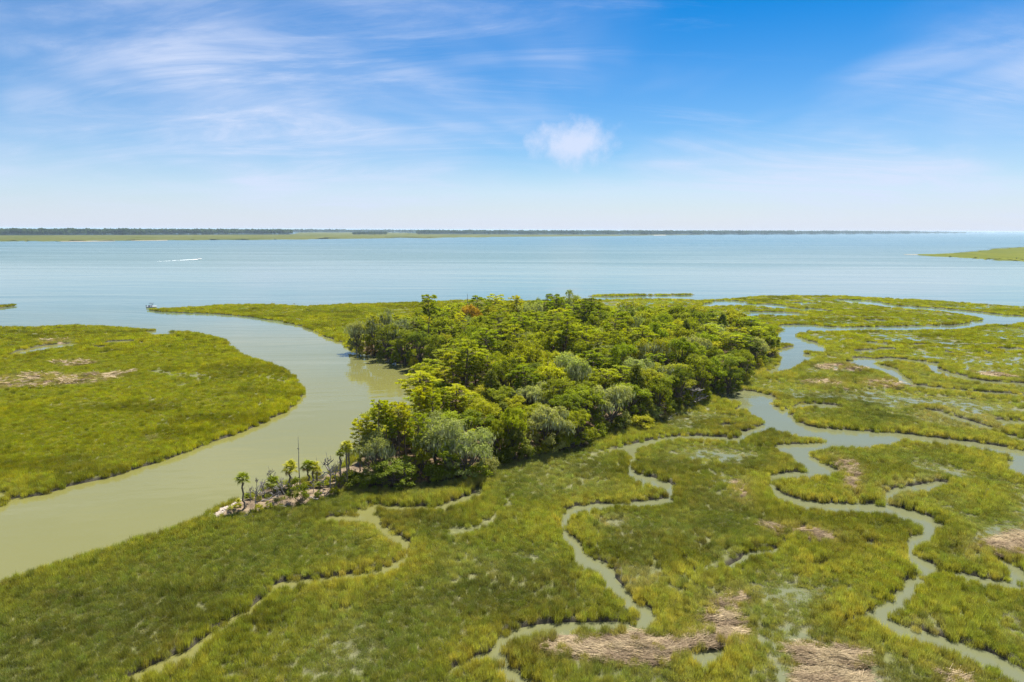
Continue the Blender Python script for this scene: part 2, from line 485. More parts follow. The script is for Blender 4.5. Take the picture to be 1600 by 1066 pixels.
# creeks: (x, y, width) seen in the picture
CREEKS = [
 [(1322, 469.5, 2), (1345, 471.5, 5), (1370, 475, 5), (1400, 479, 3.5), (1450, 482.5, 3.5), (1490, 486, 4), (1530, 490.5, 6), (1560, 495, 10)],
 [(1545, 503, 8), (1510, 508.5, 6), (1480, 510.7, 6), (1431, 512.4, 5), (1375, 513, 5), (1324, 513.5, 4), (1285, 513, 6), (1262, 512, 8)],
 [(1156, 618, 16), (1170, 622, 26), (1190, 638, 36), (1214, 655, 32), (1240, 668, 20), (1275, 675, 15), (1330, 680, 16), (1368, 683, 18), (1400, 680, 9), (1440, 685, 8), (1490, 691, 8), (1545, 699, 9), (1600, 709, 11), (1680, 722, 14)],
 [(1202, 664, 10), (1178, 674, 9), (1162, 683, 8), (1148, 687, 5), (1113, 684, 4), (1073, 683, 4), (1034, 687, 5), (997, 695, 6), (981, 701, 10), (989, 715, 13), (984, 728, 10), (988, 739, 11), (1005, 747, 13), (1034, 758, 16),
  (1046, 772, 18), (1036, 783, 10), (990, 786, 4), (938, 789, 6), (903, 796, 11), (888, 806, 14), (880, 822, 20), (886, 837, 19), (903, 856, 20), (918, 876, 29), (938, 890, 26), (952, 907, 22), (973, 928, 20), (1000, 949, 20), (1019, 964, 20), (1004, 974, 12),
  (938, 975, 9), (868, 978, 10), (816, 987, 16), (791, 998, 22), (780, 1013, 25), (783, 1034, 26), (800, 1052, 26), (822, 1070, 26), (850, 1105, 28)],
 [(1375, 685, 18), (1345, 692, 14), (1300, 694, 8), (1252, 699, 11), (1238, 702, 18), (1257, 717, 20), (1280, 730, 18), (1291, 736, 13), (1270, 740, 8), (1224, 743, 9), (1206, 751, 13), (1208, 763, 14), (1223, 775, 13), (1250, 785, 13), (1285, 791, 12), (1341, 793, 12), (1390, 796, 13), (1425, 806, 17),
  (1451, 819, 22), (1452, 832, 24), (1430, 847, 26), (1422, 858, 24), (1436, 876, 22), (1453, 890, 20), (1436, 903, 22), (1420, 916, 28), (1413, 931, 34), (1392, 945, 24), (1374, 957, 19), (1381, 969, 18), (1412, 984, 18), (1453, 998, 18), (1495, 1011, 18), (1537, 1026, 20), (1579, 1046, 22), (1600, 1059, 24), (1650, 1085, 28)],
 [(1384, 793, 12), (1386, 779, 12), (1404, 767, 10), (1440, 761, 10), (1472, 753, 9)],
 [(1344, 791, 12), (1337, 776, 7)],
 [(1530, 799, 10), (1536, 785, 11), (1544, 771, 11), (1540, 761, 8)],
 [(1561, 872, 8), (1578, 884, 15), (1600, 901, 18), (1650, 930, 20)],
 [(1218, 838, 6), (1219, 856, 7), (1175, 864, 6), (1159, 875, 7), (1136, 888, 6)],
 [(1064, 871, 6), (1075, 890, 9)],
 [(575, 806, 14), (603, 830, 14), (628, 847, 17), (637, 861, 19), (629, 875, 15), (603, 889, 11), (570, 896, 8), (521, 903, 7), (480, 907, 7), (440, 913, 8), (421, 927, 8), (395, 950, 9), (360, 971, 10), (320, 1001, 12), (299, 1018, 12), (267, 1031, 10), (206, 1058, 6)],
 [(520, 808, 5), (545, 808, 8), (575, 808, 12)],
 [(586, 787, 4), (615, 792, 6), (668, 793, 6), (710, 786, 8), (738, 775, 9), (753, 766, 8), (745, 759, 4)],
 [(1344, 567, 7), (1375, 575, 12), (1398, 586, 12), (1412, 593, 9), (1432, 603, 5), (1480, 608, 3), (1533, 613, 3), (1600, 618, 4)],
 [(1336, 566, 7), (1347, 561.5, 5), (1376, 562, 3)],
 [(1446, 567, 6), (1466, 579, 8), (1496, 589, 8)],
 [(1474, 548, 4), (1484, 552, 4)], [(1531, 544, 5), (1540, 552, 6), (1538, 558, 4)], [(1576, 545.5, 3), (1590, 546, 3)],
 [(1331, 594, 5), (1335, 601, 6)], [(1347, 549, 4), (1390, 544.5, 3)], [(1424, 539, 3), (1438, 537.5, 3)], [(1364, 501, 3), (1375, 500.5, 3)], [(1360, 536, 2.5), (1370, 537, 3)],
 [(1580, 680, 5), (1600, 687, 7), (1640, 695, 8)], [(1585, 660, 6), (1640, 664, 9)],
 [(1046, 479.5, 2), (1060, 479, 2)], [(1084, 478, 3), (1088, 481, 2.5), (1099, 484, 3)], [(1102, 479, 2.5), (1118, 476, 5), (1139, 475, 4), (1130, 478.5, 3)], [(1130, 471.5, 2), (1149, 471.5, 2.5), (1160, 474.5, 3)],
 [(1149, 482.5, 2.5), (1158, 486, 3), (1166, 491, 7), (1176, 494, 3)], [(1172, 476, 3), (1191, 478.5, 2)], [(1178, 487.5, 2.5), (1199, 490, 4)], [(1208, 488.5, 3), (1226, 490.5, 4.5), (1245, 491, 2)],
 [(1196, 476.5, 2), (1207, 477, 2.5)], [(1215, 480, 2), (1219, 480, 2)], [(1248, 474, 2), (1262, 474, 2)], [(1268, 482.5, 2), (1290, 486, 2)], [(1240, 482, 2), (1256, 484.5, 2)],
 [(28, 553, 5), (50, 547, 7), (80, 541, 5), (104, 538, 3)], [(217, 539, 4), (223, 534, 5)], [(156, 541, 4), (162, 542, 3)], [(180, 534, 3), (192, 534, 3)], [(244, 517.5, 4), (250, 518, 3)], [(255, 521, 3), (260, 521, 3)],
 [(1502, 897, 6), (1530, 905, 7), (1565, 911, 8), (1640, 918, 9)], [(1322, 973, 5), (1350, 962, 8), (1372, 957, 12)], [(1496, 589, 4), (1540, 597, 3), (1600, 600, 3)], [(1445, 567, 4), (1400, 561, 2.5), (1375, 562, 2.5)],
 [(1268, 884, 4), (1290, 880, 5), (1310, 868, 4)], [(1341, 836, 5), (1352, 846, 6), (1368, 850, 4)], [(1460, 642, 4), (1500, 655, 5), (1545, 668, 4)], [(1230, 640, 3), (1262, 632, 4), (1300, 634, 3)], [(700, 1050, 5), (735, 1030, 5), (772, 1020, 8)],
 [(1126, 666, 3), (1142, 663, 4)], [(1149, 640, 3), (1166, 637, 3), (1180, 637, 2.5)], [(1156, 672, 3), (1164, 676, 4)],
]
# dark hairline drains in the grass, no open water
DRAINS = [
 [(243, 579), (275, 585), (302, 587)], [(710, 830), (752, 821), (787, 796), (799, 775)],
 [(913, 716), (945, 706), (979, 698)], [(1160, 870), (1100, 890), (1060, 905)], [(420, 588), (455, 598)],
]
WRACK = [
 [(845, 1008), (870, 992), (895, 988), (915, 1000), (940, 1003), (965, 993), (985, 990), (1010, 998), (1030, 1005), (1060, 1003), (1085, 997), (1105, 990), (1108, 968), (1120, 955), (1150, 958), (1156, 975),
  (1155, 1002), (1120, 1006), (1080, 1014), (1060, 1028), (1015, 1035), (960, 1030), (925, 1030), (880, 1022), (850, 1020)],
 [(1122, 945), (1140, 930), (1166, 921), (1160, 940), (1130, 952)],
 [(1245, 1010), (1265, 1003), (1280, 1015), (1320, 1017), (1345, 1020), (1345, 1045), (1372, 1055), (1375, 1080), (1255, 1080), (1248, 1040)],
 [(1530, 856), (1556, 846), (1575, 835), (1600, 828), (1660, 830), (1660, 872), (1600, 873), (1560, 868)],
 [(1271, 570), (1300, 567), (1364, 575), (1360, 580), (1290, 577)], [(1347, 595), (1380, 592), (1415, 600), (1412, 606), (1360, 605)],
 [(1516, 580), (1545, 578), (1578, 585), (1575, 590), (1530, 588)], [(-60, 592), (0, 590), (40, 585), (120, 586), (187, 583), (185, 590), (150, 598), (80, 603), (0, 606), (-60, 604)],
 [(90, 565), (125, 562), (153, 567), (130, 571), (95, 572)], [(66, 531), (104, 530), (104, 536), (70, 537)], [(1263, 596), (1319, 594), (1315, 606), (1270, 605)],
 [(1320, 720), (1335, 730), (1345, 770), (1335, 775), (1325, 745), (1300, 708)], [(1208, 825), (1265, 828), (1306, 842), (1300, 850), (1250, 836), (1210, 833)],
 [(1477, 1046), (1500, 1050), (1512, 1072), (1485, 1066)], [(1158, 755), (1163, 752), (1164, 780), (1158, 784)],
]
TUSSOCK = [  # pale standing straw
 [(1418, 975), (1440, 962), (1475, 975), (1477, 990), (1450, 994), (1425, 985)], [(1512, 850), (1525, 842), (1535, 870), (1520, 878)],
 [(955, 885), (1025, 888), (1030, 905), (1000, 925), (970, 925), (955, 905)], [(930, 812), (970, 805), (975, 820), (940, 826)], [(1112, 865), (1145, 858), (1150, 868), (1120, 875)],
 [(1370, 760), (1460, 742), (1480, 752), (1440, 778), (1400, 790), (1385, 785)], [(1431, 640), (1500, 637), (1572, 655), (1570, 679), (1500, 672), (1440, 660)], [(230, 683), (240, 682), (241, 693), (231, 692)],
]
FOREST = [(541, 757), (580, 757), (640, 752), (700, 747), (755, 742), (775, 722), (815, 717), (860, 702), (920, 692), (940, 675), (960, 667), (1010, 660), (1030, 648), (1060, 634), (1090, 630), (1110, 612), (1145, 610),
   (1165, 590), (1190, 570), (1212, 556), (1215, 543), (1195, 532), (1150, 524), (1080, 519), (1000, 517), (900, 515), (800, 516), (700, 520), (620, 524), (570, 530), (548, 540), (570, 550), (600, 558), (640, 568), (678, 578), (686, 600),
   (650, 634), (602, 676), (566, 703), (548, 722)]
SPIT = [(334, 803), (345, 793), (366, 781), (390, 772), (418, 758), (452, 751), (495, 743), (534, 727), (560, 716), (600, 735), (580, 752), (545, 757), (520, 766), (480, 781), (440, 787), (400, 792), (365, 798), (345, 806)]


def world_poly(pts, mode):
    """outline -> ground plan; the far edge of a grassy bank is seen at the tips of its grass"""
    P = np.array(pts, float)
    nx = np.roll(P, -1, 0) - P; px = P - np.roll(P, 1, 0)
    area = np.sum(P[:, 0] * np.roll(P[:, 1], -1) - np.roll(P[:, 0], -1) * P[:, 1])
    e = nx / (np.linalg.norm(nx, axis=1)[:, None] + 1e-9) + px / (np.linalg.norm(px, axis=1)[:, None] + 1e-9)
    n = np.stack([e[:, 1], -e[:, 0]], 1) * (1 if area > 0 else -1)     # outward in the picture
    n /= np.linalg.norm(n, axis=1)[:, None] + 1e-9
    if mode == 'land': z = GRASS_H * np.clip(-n[:, 1], 0, 1)
    elif mode == 'pond': z = GRASS_H * np.clip(n[:, 1], 0, 1)
    else: z = np.full(len(P), 0.3 if mode == 'flat' else 1.0)
    return np.array([ground(p[0], p[1], zz)[:2] for p, zz in zip(P, z)])


def poly_sd(X, Y, W, cap=12.0):
    """signed distance to a polygon, positive inside"""
    out = np.full(X.shape, -cap)
    m = (X > W[:, 0].min() - cap) & (X < W[:, 0].max() + cap) & (Y > W[:, 1].min() - cap) & (Y < W[:, 1].max() + cap)
    if not m.any(): return out
    x, y = X[m], Y[m]
    d2 = np.full(x.shape, 1e12); ins = np.zeros(x.shape, bool)
    for (ax, ay), (bx, by) in zip(W, np.roll(W, -1, 0)):
        ex, ey = bx - ax, by - ay
        t = np.clip(((x - ax) * ex + (y - ay) * ey) / (ex * ex + ey * ey + 1e-12), 0, 1)
        d2 = np.minimum(d2, (x - ax - t * ex) ** 2 + (y - ay - t * ey) ** 2)
        if ay != by:
            c = ((ay > y) != (by > y)) & (x < (bx - ax) * (y - ay) / (by - ay) + ax)
            ins ^= c
    d = np.sqrt(d2)
    out[m] = np.where(ins, d, -d)
    return out


def smooth_line(pts, sub=3):
    P = np.array(pts, float)
    if len(P) < 3: return P
    E = np.vstack([2 * P[0] - P[1], P, 2 * P[-1] - P[-2]])
    o = []
    for i in range(1, len(E) - 2):
        p0, p1, p2, p3 = E[i - 1:i + 3]
        for k in range(sub):
            t = k / sub
            o.append(0.5 * (2 * p1 + (p2 - p0) * t + (2 * p0 - 5 * p1 + 4 * p2 - p3) * t * t + (3 * p1 - p0 - 3 * p2 + p3) * t ** 3))
    o.append(P[-1])
    return np.array(o)


def world_creek(pts):
    P = smooth_line(pts)
    T = np.gradient(P[:, :2], axis=0); T /= np.linalg.norm(T, axis=1)[:, None] + 1e-9
    n = np.stack([-T[:, 1], T[:, 0]], 1)
    out = []
    for p, nn in zip(P, n):
        if nn[1] < 0: nn = -nn                        # nn points to the near bank
        w = max(p[2], 0.8) * 0.5 * (1.08 if p[2] < 13 else 1.0)
        a = ground(p[0] + nn[0] * w, p[1] + nn[1] * w, GRASS_H * 1.2 * nn[1])
        b = ground(p[0] - nn[0] * w, p[1] - nn[1] * w, 0)
        out.append(((a.x + b.x) / 2, (a.y + b.y) / 2, a.x - b.x, a.y - b.y))
    O = np.array(out)
    t = np.gradient(O[:, :2], axis=0); t /= np.linalg.norm(t, axis=1)[:, None] + 1e-9
    r = np.abs(O[:, 2] * -t[:, 1] + O[:, 3] * t[:, 0]) / 2
    return np.column_stack([O[:, :2], np.maximum(r, 0.22)])


def line_sd(X, Y, C, cap=12.0):
    """radius minus distance to a line of varying radius"""
    out = np.full(X.shape, -cap)
    for a, b in zip(C[:-1], C[1:]):
        rr = max(a[2], b[2]) + cap
        m = (X > min(a[0], b[0]) - rr) & (X < max(a[0], b[0]) + rr) & (Y > min(a[1], b[1]) - rr) & (Y < max(a[1], b[1]) + rr)
        if not m.any(): continue
        x, y = X[m], Y[m]
        ex, ey = b[0] - a[0], b[1] - a[1]
        t = np.clip(((x - a[0]) * ex + (y - a[1]) * ey) / (ex * ex + ey * ey + 1e-12), 0, 1)
        s = a[2] + t * (b[2] - a[2]) - np.hypot(x - a[0] - t * ex, y - a[1] - t * ey)
        out[m] = np.maximum(out[m], s)
    return out


G_LAND = [world_poly(v, 'land') for v in LAND.values()]
G_POND = [world_poly(v, 'pond') for v in PONDS.values()]
G_CREEK = [world_creek(c) for c in CREEKS]
G_DRAIN = [world_creek([(x, y, 1.5) for x, y in d]) for d in DRAINS]
G_WRACK = [world_poly(v, 'flat') for v in WRACK]
G_TUSS = [world_poly(v, 'flat') for v in TUSSOCK]
G_FOREST, G_SPIT = world_poly(FOREST, 'high'), world_poly(SPIT, 'high')


def fields(X, Y):
    D = np.hypot(X, Y)
    wob = np.clip(D / 160, 0.35, 2.2)
    jit = (fbm(X, Y, 3.2, 5, 3) - 0.5) * 1.3 * wob + (fbm(X, Y, 11, 8, 2) - 0.5) * 1.4 * wob
    land = np.full(X.shape, -12.0)
    for W in G_LAND: land = np.maximum(land, poly_sd(X, Y, W))
    wat = np.full(X.shape, -12.0)
    for W in G_POND: wat = np.maximum(wat, poly_sd(X, Y, W))
    for C in G_CREEK: wat = np.maximum(wat, line_sd(X, Y, C, 8.0))
    jc = jit * np.clip(0.45 + np.abs(land) * 0.1, 0.45, 0.75)
    big = land + jit * 0.8
    sd = np.minimum(big, -wat + jc * 0.7)
    dr = np.full(X.shape, -12.0)
    for C in G_DRAIN: dr = np.maximum(dr, line_sd(X, Y, C, 4.0))
    wr = np.full(X.shape, -12.0)
    for W in G_WRACK: wr = np.maximum(wr, poly_sd(X, Y, W, 4.0))
    wr = wr + (fbm(X, Y, 2.5, 31, 4) - 0.5) * 3.4 * wob
    tu = np.full(X.shape, -12.0)
    for W in G_TUSS: tu = np.maximum(tu, poly_sd(X, Y, W, 4.0))
    tu = tu + (fbm(X, Y, 2.0, 37, 3) - 0.5) * 3.0 * wob
    fo = poly_sd(X, Y, G_FOREST) + (fbm(X, Y, 5, 41, 2) - 0.5) * 2
    sp = poly_sd(X, Y, G_SPIT) + (fbm(X, Y, 2.2, 43, 3) - 0.5) * 1.4
    # low, wet, thin stands of grass in the back marsh, mostly to the east
    u = X / np.maximum(D, 1)
    low = fbm(X * 0.8, Y, 15, 61, 4)
    east = sstep(-0.12, 0.30, u) * 0.19
    pool = sstep(0.55, 0.66, low + east * 0.9 - 0.02) * sstep(1.2, 5, np.minimum(big, -wat)) * (1 - sstep(-3, 0, fo)) * sstep(-0.62, 0.0, u)
    return dict(D=D, sd=sd, big=big, wat=wat, dr=dr, wr=wr, tu=tu, fo=fo, sp=sp, pool=pool, u=u)


def terrain_z(X, Y, f):
    z = -0.55 + 0.90 * sstep(-0.85, 0.35, f['sd'])
    z = z + 0.10 * (fbm(X, Y, 2.2, 71, 3) - 0.5) * sstep(0, 1, f['sd'])
    lowland = sstep(2.0, 6.0, f['sd']) * 0.06
    z = z - lowland - (0.27 + 0.10 * sstep(0.05, 0.35, f['u'])) * f['pool'] * sstep(0.5, 2, f['sd']) * (0.5 + 1.0 * fbm(X, Y, 1.3, 77, 4))
    z = z - 0.12 * sstep(-0.8, 0.2, f['dr']) * sstep(0, 1, f['sd'])
    w = sstep(-0.4, 1.2, f['wr'])
    z = z + w * (0.02 + np.where(f['D'] > 130, 0.1, 0.40) * np.maximum(0, fbm(X, Y, 4.5, 83, 3) - 0.42) * 2) * sstep(0.3, 1.5, f['sd'])
    z = z + 1.1 * sstep(0, 7, f['fo']) * sstep(-0.5, 2.5, f['big']) + 0.55 * sstep(-0.3, 1.8, f['sp']) * sstep(-0.4, 1.2, f['big'])
    return z


def lerp(a, b, t):
    return a + (b - a) * np.asarray(t)[..., None]


def build_terrain():
    rows = np.exp(np.linspace(math.log(40), math.log(560), 800))
    cols = np.linspace(-1.04, 1.04, 660)
    dd, uu = np.meshgrid(rows, cols, indexing='ij')
    X, Y = (dd * uu).ravel(), dd.ravel()
    f = fields(X, Y)
    Z = terrain_z(X, Y, f)
    n0, n1 = dd.shape
    idx = np.arange(n0 * n1).reshape(n0, n1)
    Q = np.stack([idx[:-1, :-1], idx[:-1, 1:], idx[1:, 1:], idx[1:, :-1]], -1).reshape(-1, 4)
    keep = Z[Q].max(1) > -0.5
    Q = Q[keep]
    used = np.zeros(len(Z), bool); used[Q.ravel()] = True
    remap = np.cumsum(used) - 1
    c = np.tile(np.array([0.115, 0.120, 0.045]), (len(X), 1))              # silty marsh soil with algae
    n = fbm(X, Y, 3, 91, 4)
    c = lerp(c, np.array([0.145, 0.142, 0.062]), sstep(0.4, 0.65, n) * 0.7)
    bank = sstep(1.0, 0.0, f['sd'])
    c = lerp(c, np.array([0.05, 0.044, 0.028]), bank)
    shelf = np.clip(f['pool'], 0, 1)
    c = lerp(c, np.array([0.125, 0.125, 0.062]), shelf * 0.8)
    w = sstep(-0.9, 1.0, f['wr'])
    tan = lerp(np.tile(np.array([0.22, 0.165, 0.105]), (len(X), 1)), np.array([0.14, 0.11, 0.075]), sstep(0.42, 0.6, fbm(X, Y, 1.5, 95, 3)))
    c = c * (1 - w[:, None]) + tan * w[:, None]
    c = lerp(c, np.array([0.125, 0.086, 0.048]), sstep(-0.5, 1.5, f['fo']))       # needle litter and sand in the wood
    sand = lerp(np.tile(np.array([0.22, 0.165, 0.105]), (len(X), 1)), np.array([0.13, 0.095, 0.06]), sstep(0.40, 0.62, fbm(X, Y, 1.8, 99, 4)))
    s = sstep(-0.4, 0.5, f['sp']); c = c * (1 - s[:, None]) + sand * s[:, None]
    wet = np.clip(sstep(0.28, -0.02, Z) + shelf * 0.5, 0, 1) * (1 - s * 0.7)
    col = np.column_stack([c, np.ones(len(c))]).astype(np.float32)
    me = quads_mesh('marsh_ground', np.column_stack([X, Y, Z])[used], remap[Q], M['ground'], True,
                    {'Col': ('POINT', 'FLOAT_COLOR', col[used]), 'wet': ('POINT', 'FLOAT', wet.astype(np.float32)[used])})
    tag(link(bpy.data.objects.new('marsh_ground', me)), 'muddy tidal marsh ground with sandy wooded hammock', 'ground', kind='structure')


build_terrain()

# the sound: one sheet of water to the horizon
_xs = [-90000, -20000, -4000, -800, 800, 4000, 20000, 90000]
_ys = [-3000, -100, 600, 3000, 12000, 40000, 110000]
_V = [(x, y, 0) for y in _ys for x in _xs]
_n = len(_xs)
_Q = [(j * _n + i, j * _n + i + 1, (j + 1) * _n + i + 1, (j + 1) * _n + i) for j in range(len(_ys) - 1) for i in range(_n - 1)]
tag(link(bpy.data.objects.new('water', quads_mesh('water', _V, _Q, M['water']))), 'wide calm tidal sound and silty creeks', 'water', kind='structure')


# ------------------------------------------------------------------ scattered stuff
def scatter_object(name, protos, pts, pid, scl, rot, tint, mats):
    """one object: the shapes in protos, repeated on loose points of its own mesh by geometry nodes"""
    V, Qs, A, PID, ISP, MI = [], [], [], [], [], []
    n = 0
    for k, (q, mi) in enumerate(protos):
        v, f = np.concatenate(q.V), np.concatenate(q.Q)
        V.append(v); Qs.append(f + n); A.append(np.concatenate(q.A)); n += len(v)
        PID.append(np.full(len(v), k)); ISP.append(np.zeros(len(v))); MI.append(np.full(len(f), mi))
    np_ = n
    V.append(pts); PID.append(pid); ISP.append(np.ones(len(pts))); n += len(pts)
    z3, z4 = np.zeros((np_, 3)), np.zeros((np_, 4))
    me = quads_mesh(name, np.concatenate(V), np.concatenate(Qs), None, False, {
        'var': ('FACE', 'FLOAT', np.concatenate(A).astype(np.float32)),
        'pid': ('POINT', 'INT', np.concatenate(PID).astype(np.int32)),
        'isp': ('POINT', 'INT', np.concatenate(ISP).astype(np.int32)),
        'scl': ('POINT', 'FLOAT_VECTOR', np.concatenate([z3, scl]).astype(np.float32)),
        'rot': ('POINT', 'FLOAT_VECTOR', np.concatenate([z3, rot]).astype(np.float32)),
        'tint': ('POINT', 'FLOAT_COLOR', np.concatenate([z4, np.column_stack([tint, np.ones(len(tint))])]).astype(np.float32))})
    for m in mats: me.materials.append(m)
    me.polygons.foreach_set('material_index', np.concatenate(MI).astype(np.int32))
    ob = link(bpy.data.objects.new(name, me))
    ng = bpy.data.node_groups.new(name, 'GeometryNodeTree')
    ng.interface.new_socket('Geometry', in_out='INPUT', socket_type='NodeSocketGeometry')
    ng.interface.new_socket('Geometry', in_out='OUTPUT', socket_type='NodeSocketGeometry')
    N, L = ng.nodes.new, ng.links.new
    gi, go = N('NodeGroupInput'), N('NodeGroupOutput')

    def named(nm, typ):
        a = N('GeometryNodeInputNamedAttribute'); a.data_type = typ; a.inputs['Name'].default_value = nm
        return a.outputs['Attribute']

    def eq(nm, k):
        c = N('FunctionNodeCompare'); c.data_type = 'INT'; c.operation = 'EQUAL'
        L(named(nm, 'INT'), c.inputs[2]); c.inputs[3].default_value = k
        return c.outputs[0]
    sp = N('GeometryNodeSeparateGeometry'); sp.domain = 'POINT'
    L(gi.outputs[0], sp.inputs[0]); L(eq('isp', 1), sp.inputs[1])
    join = N('GeometryNodeJoinGeometry')
    for k in range(len(protos)):
        s1 = N('GeometryNodeSeparateGeometry'); s1.domain = 'POINT'
        L(sp.outputs[1], s1.inputs[0]); L(eq('pid', k), s1.inputs[1])
        s2 = N('GeometryNodeSeparateGeometry'); s2.domain = 'POINT'
        L(sp.outputs[0], s2.inputs[0]); L(eq('pid', k), s2.inputs[1])
        ip = N('GeometryNodeInstanceOnPoints')
        L(s2.outputs[0], ip.inputs['Points']); L(s1.outputs[0], ip.inputs['Instance'])
        L(named('rot', 'FLOAT_VECTOR'), ip.inputs['Rotation']); L(named('scl', 'FLOAT_VECTOR'), ip.inputs['Scale'])
        L(ip.outputs[0], join.inputs[0])
    L(join.outputs[0], go.inputs[0])
    md = ob.modifiers.new('scatter', 'NODES'); md.node_group = ng
    return ob


def blades(nb, rad, h0, h1, w, lean, clumped=0.5):
    q = Q3()
    a, r = RNG.uniform(0, 2 * math.pi, nb), rad * np.sqrt(RNG.uniform(0, 1, nb))
    base = np.column_stack([r * np.cos(a), r * np.sin(a), np.full(nb, -0.12)])
    nc = max(3, int(nb / 9))
    ca, cr = RNG.uniform(0, 2 * math.pi, nc), rad * np.sqrt(RNG.uniform(0, 1, nc))
    cc = np.column_stack([cr * np.cos(ca), cr * np.sin(ca)])
    pick = RNG.integers(0, nc, nb)
    base[:, :2] = base[:, :2] * (1 - clumped) + clumped * (cc[pick] + RNG.normal(0, rad * 0.12, (nb, 2)))
    h = RNG.uniform(h0, h1, nb) * (1 - 0.25 * (np.hypot(base[:, 0], base[:, 1]) / rad) ** 2) * RNG.uniform(0.85, 1.1, nc)[pick]
    th = RNG.uniform(0, 2 * math.pi, nb)
    side = np.column_stack([np.cos(th), np.sin(th), np.zeros(nb)])
    ln = RNG.normal(0, lean, (nb, 2))
    mid = base + np.column_stack([ln * 0.35 * h[:, None], h * 0.55])
    tip = base + np.column_stack([ln * h[:, None], h])
    ww = (w * RNG.uniform(0.7, 1.3, nb))[:, None]
    V = np.stack([base - side * ww * .5, base + side * ww * .5, mid + side * ww * .45, tip, ], 1)
    V2 = np.stack([base - side * ww * .5, mid + side * ww * .45, tip, mid - side * ww * .45], 1)
    var = np.clip(RNG.normal(0.45, 0.2, nb), 0, 1)
    var[RNG.uniform(size=nb) < 0.08] = 1.0
    q.add(V2.reshape(-1, 3), np.arange(4 * nb).reshape(-1, 4), var)
    return q


def straw_mat(nb, rad, length, w):
    q = Q3()
    a, r = RNG.uniform(0, 2 * math.pi, nb), rad * np.sqrt(RNG.uniform(0, 1, nb))
    c = np.column_stack([r * np.cos(a), r * np.sin(a), RNG.uniform(0.0, 0.16, nb)])
    th = RNG.normal(0, 0.33, nb)
    d = np.column_stack([np.cos(th), np.sin(th), RNG.normal(0, 0.08, nb)])
    s = np.column_stack([-np.sin(th), np.cos(th), RNG.normal(0, 0.25, nb)])
    L_ = (length * RNG.uniform(0.5, 1.2, nb))[:, None]; W_ = (w * RNG.uniform(0.6, 1.4, nb))[:, None]
    V = np.stack([c - d * L_ * .5 - s * W_ * .5, c + d * L_ * .5 - s * W_ * .5, c + d * L_ * .5 + s * W_ * .5, c - d * L_ * .5 + s * W_ * .5], 1)
    q.add(V.reshape(-1, 3), np.arange(4 * nb).reshape(-1, 4), RNG.uniform(0, 1, nb))
    return q


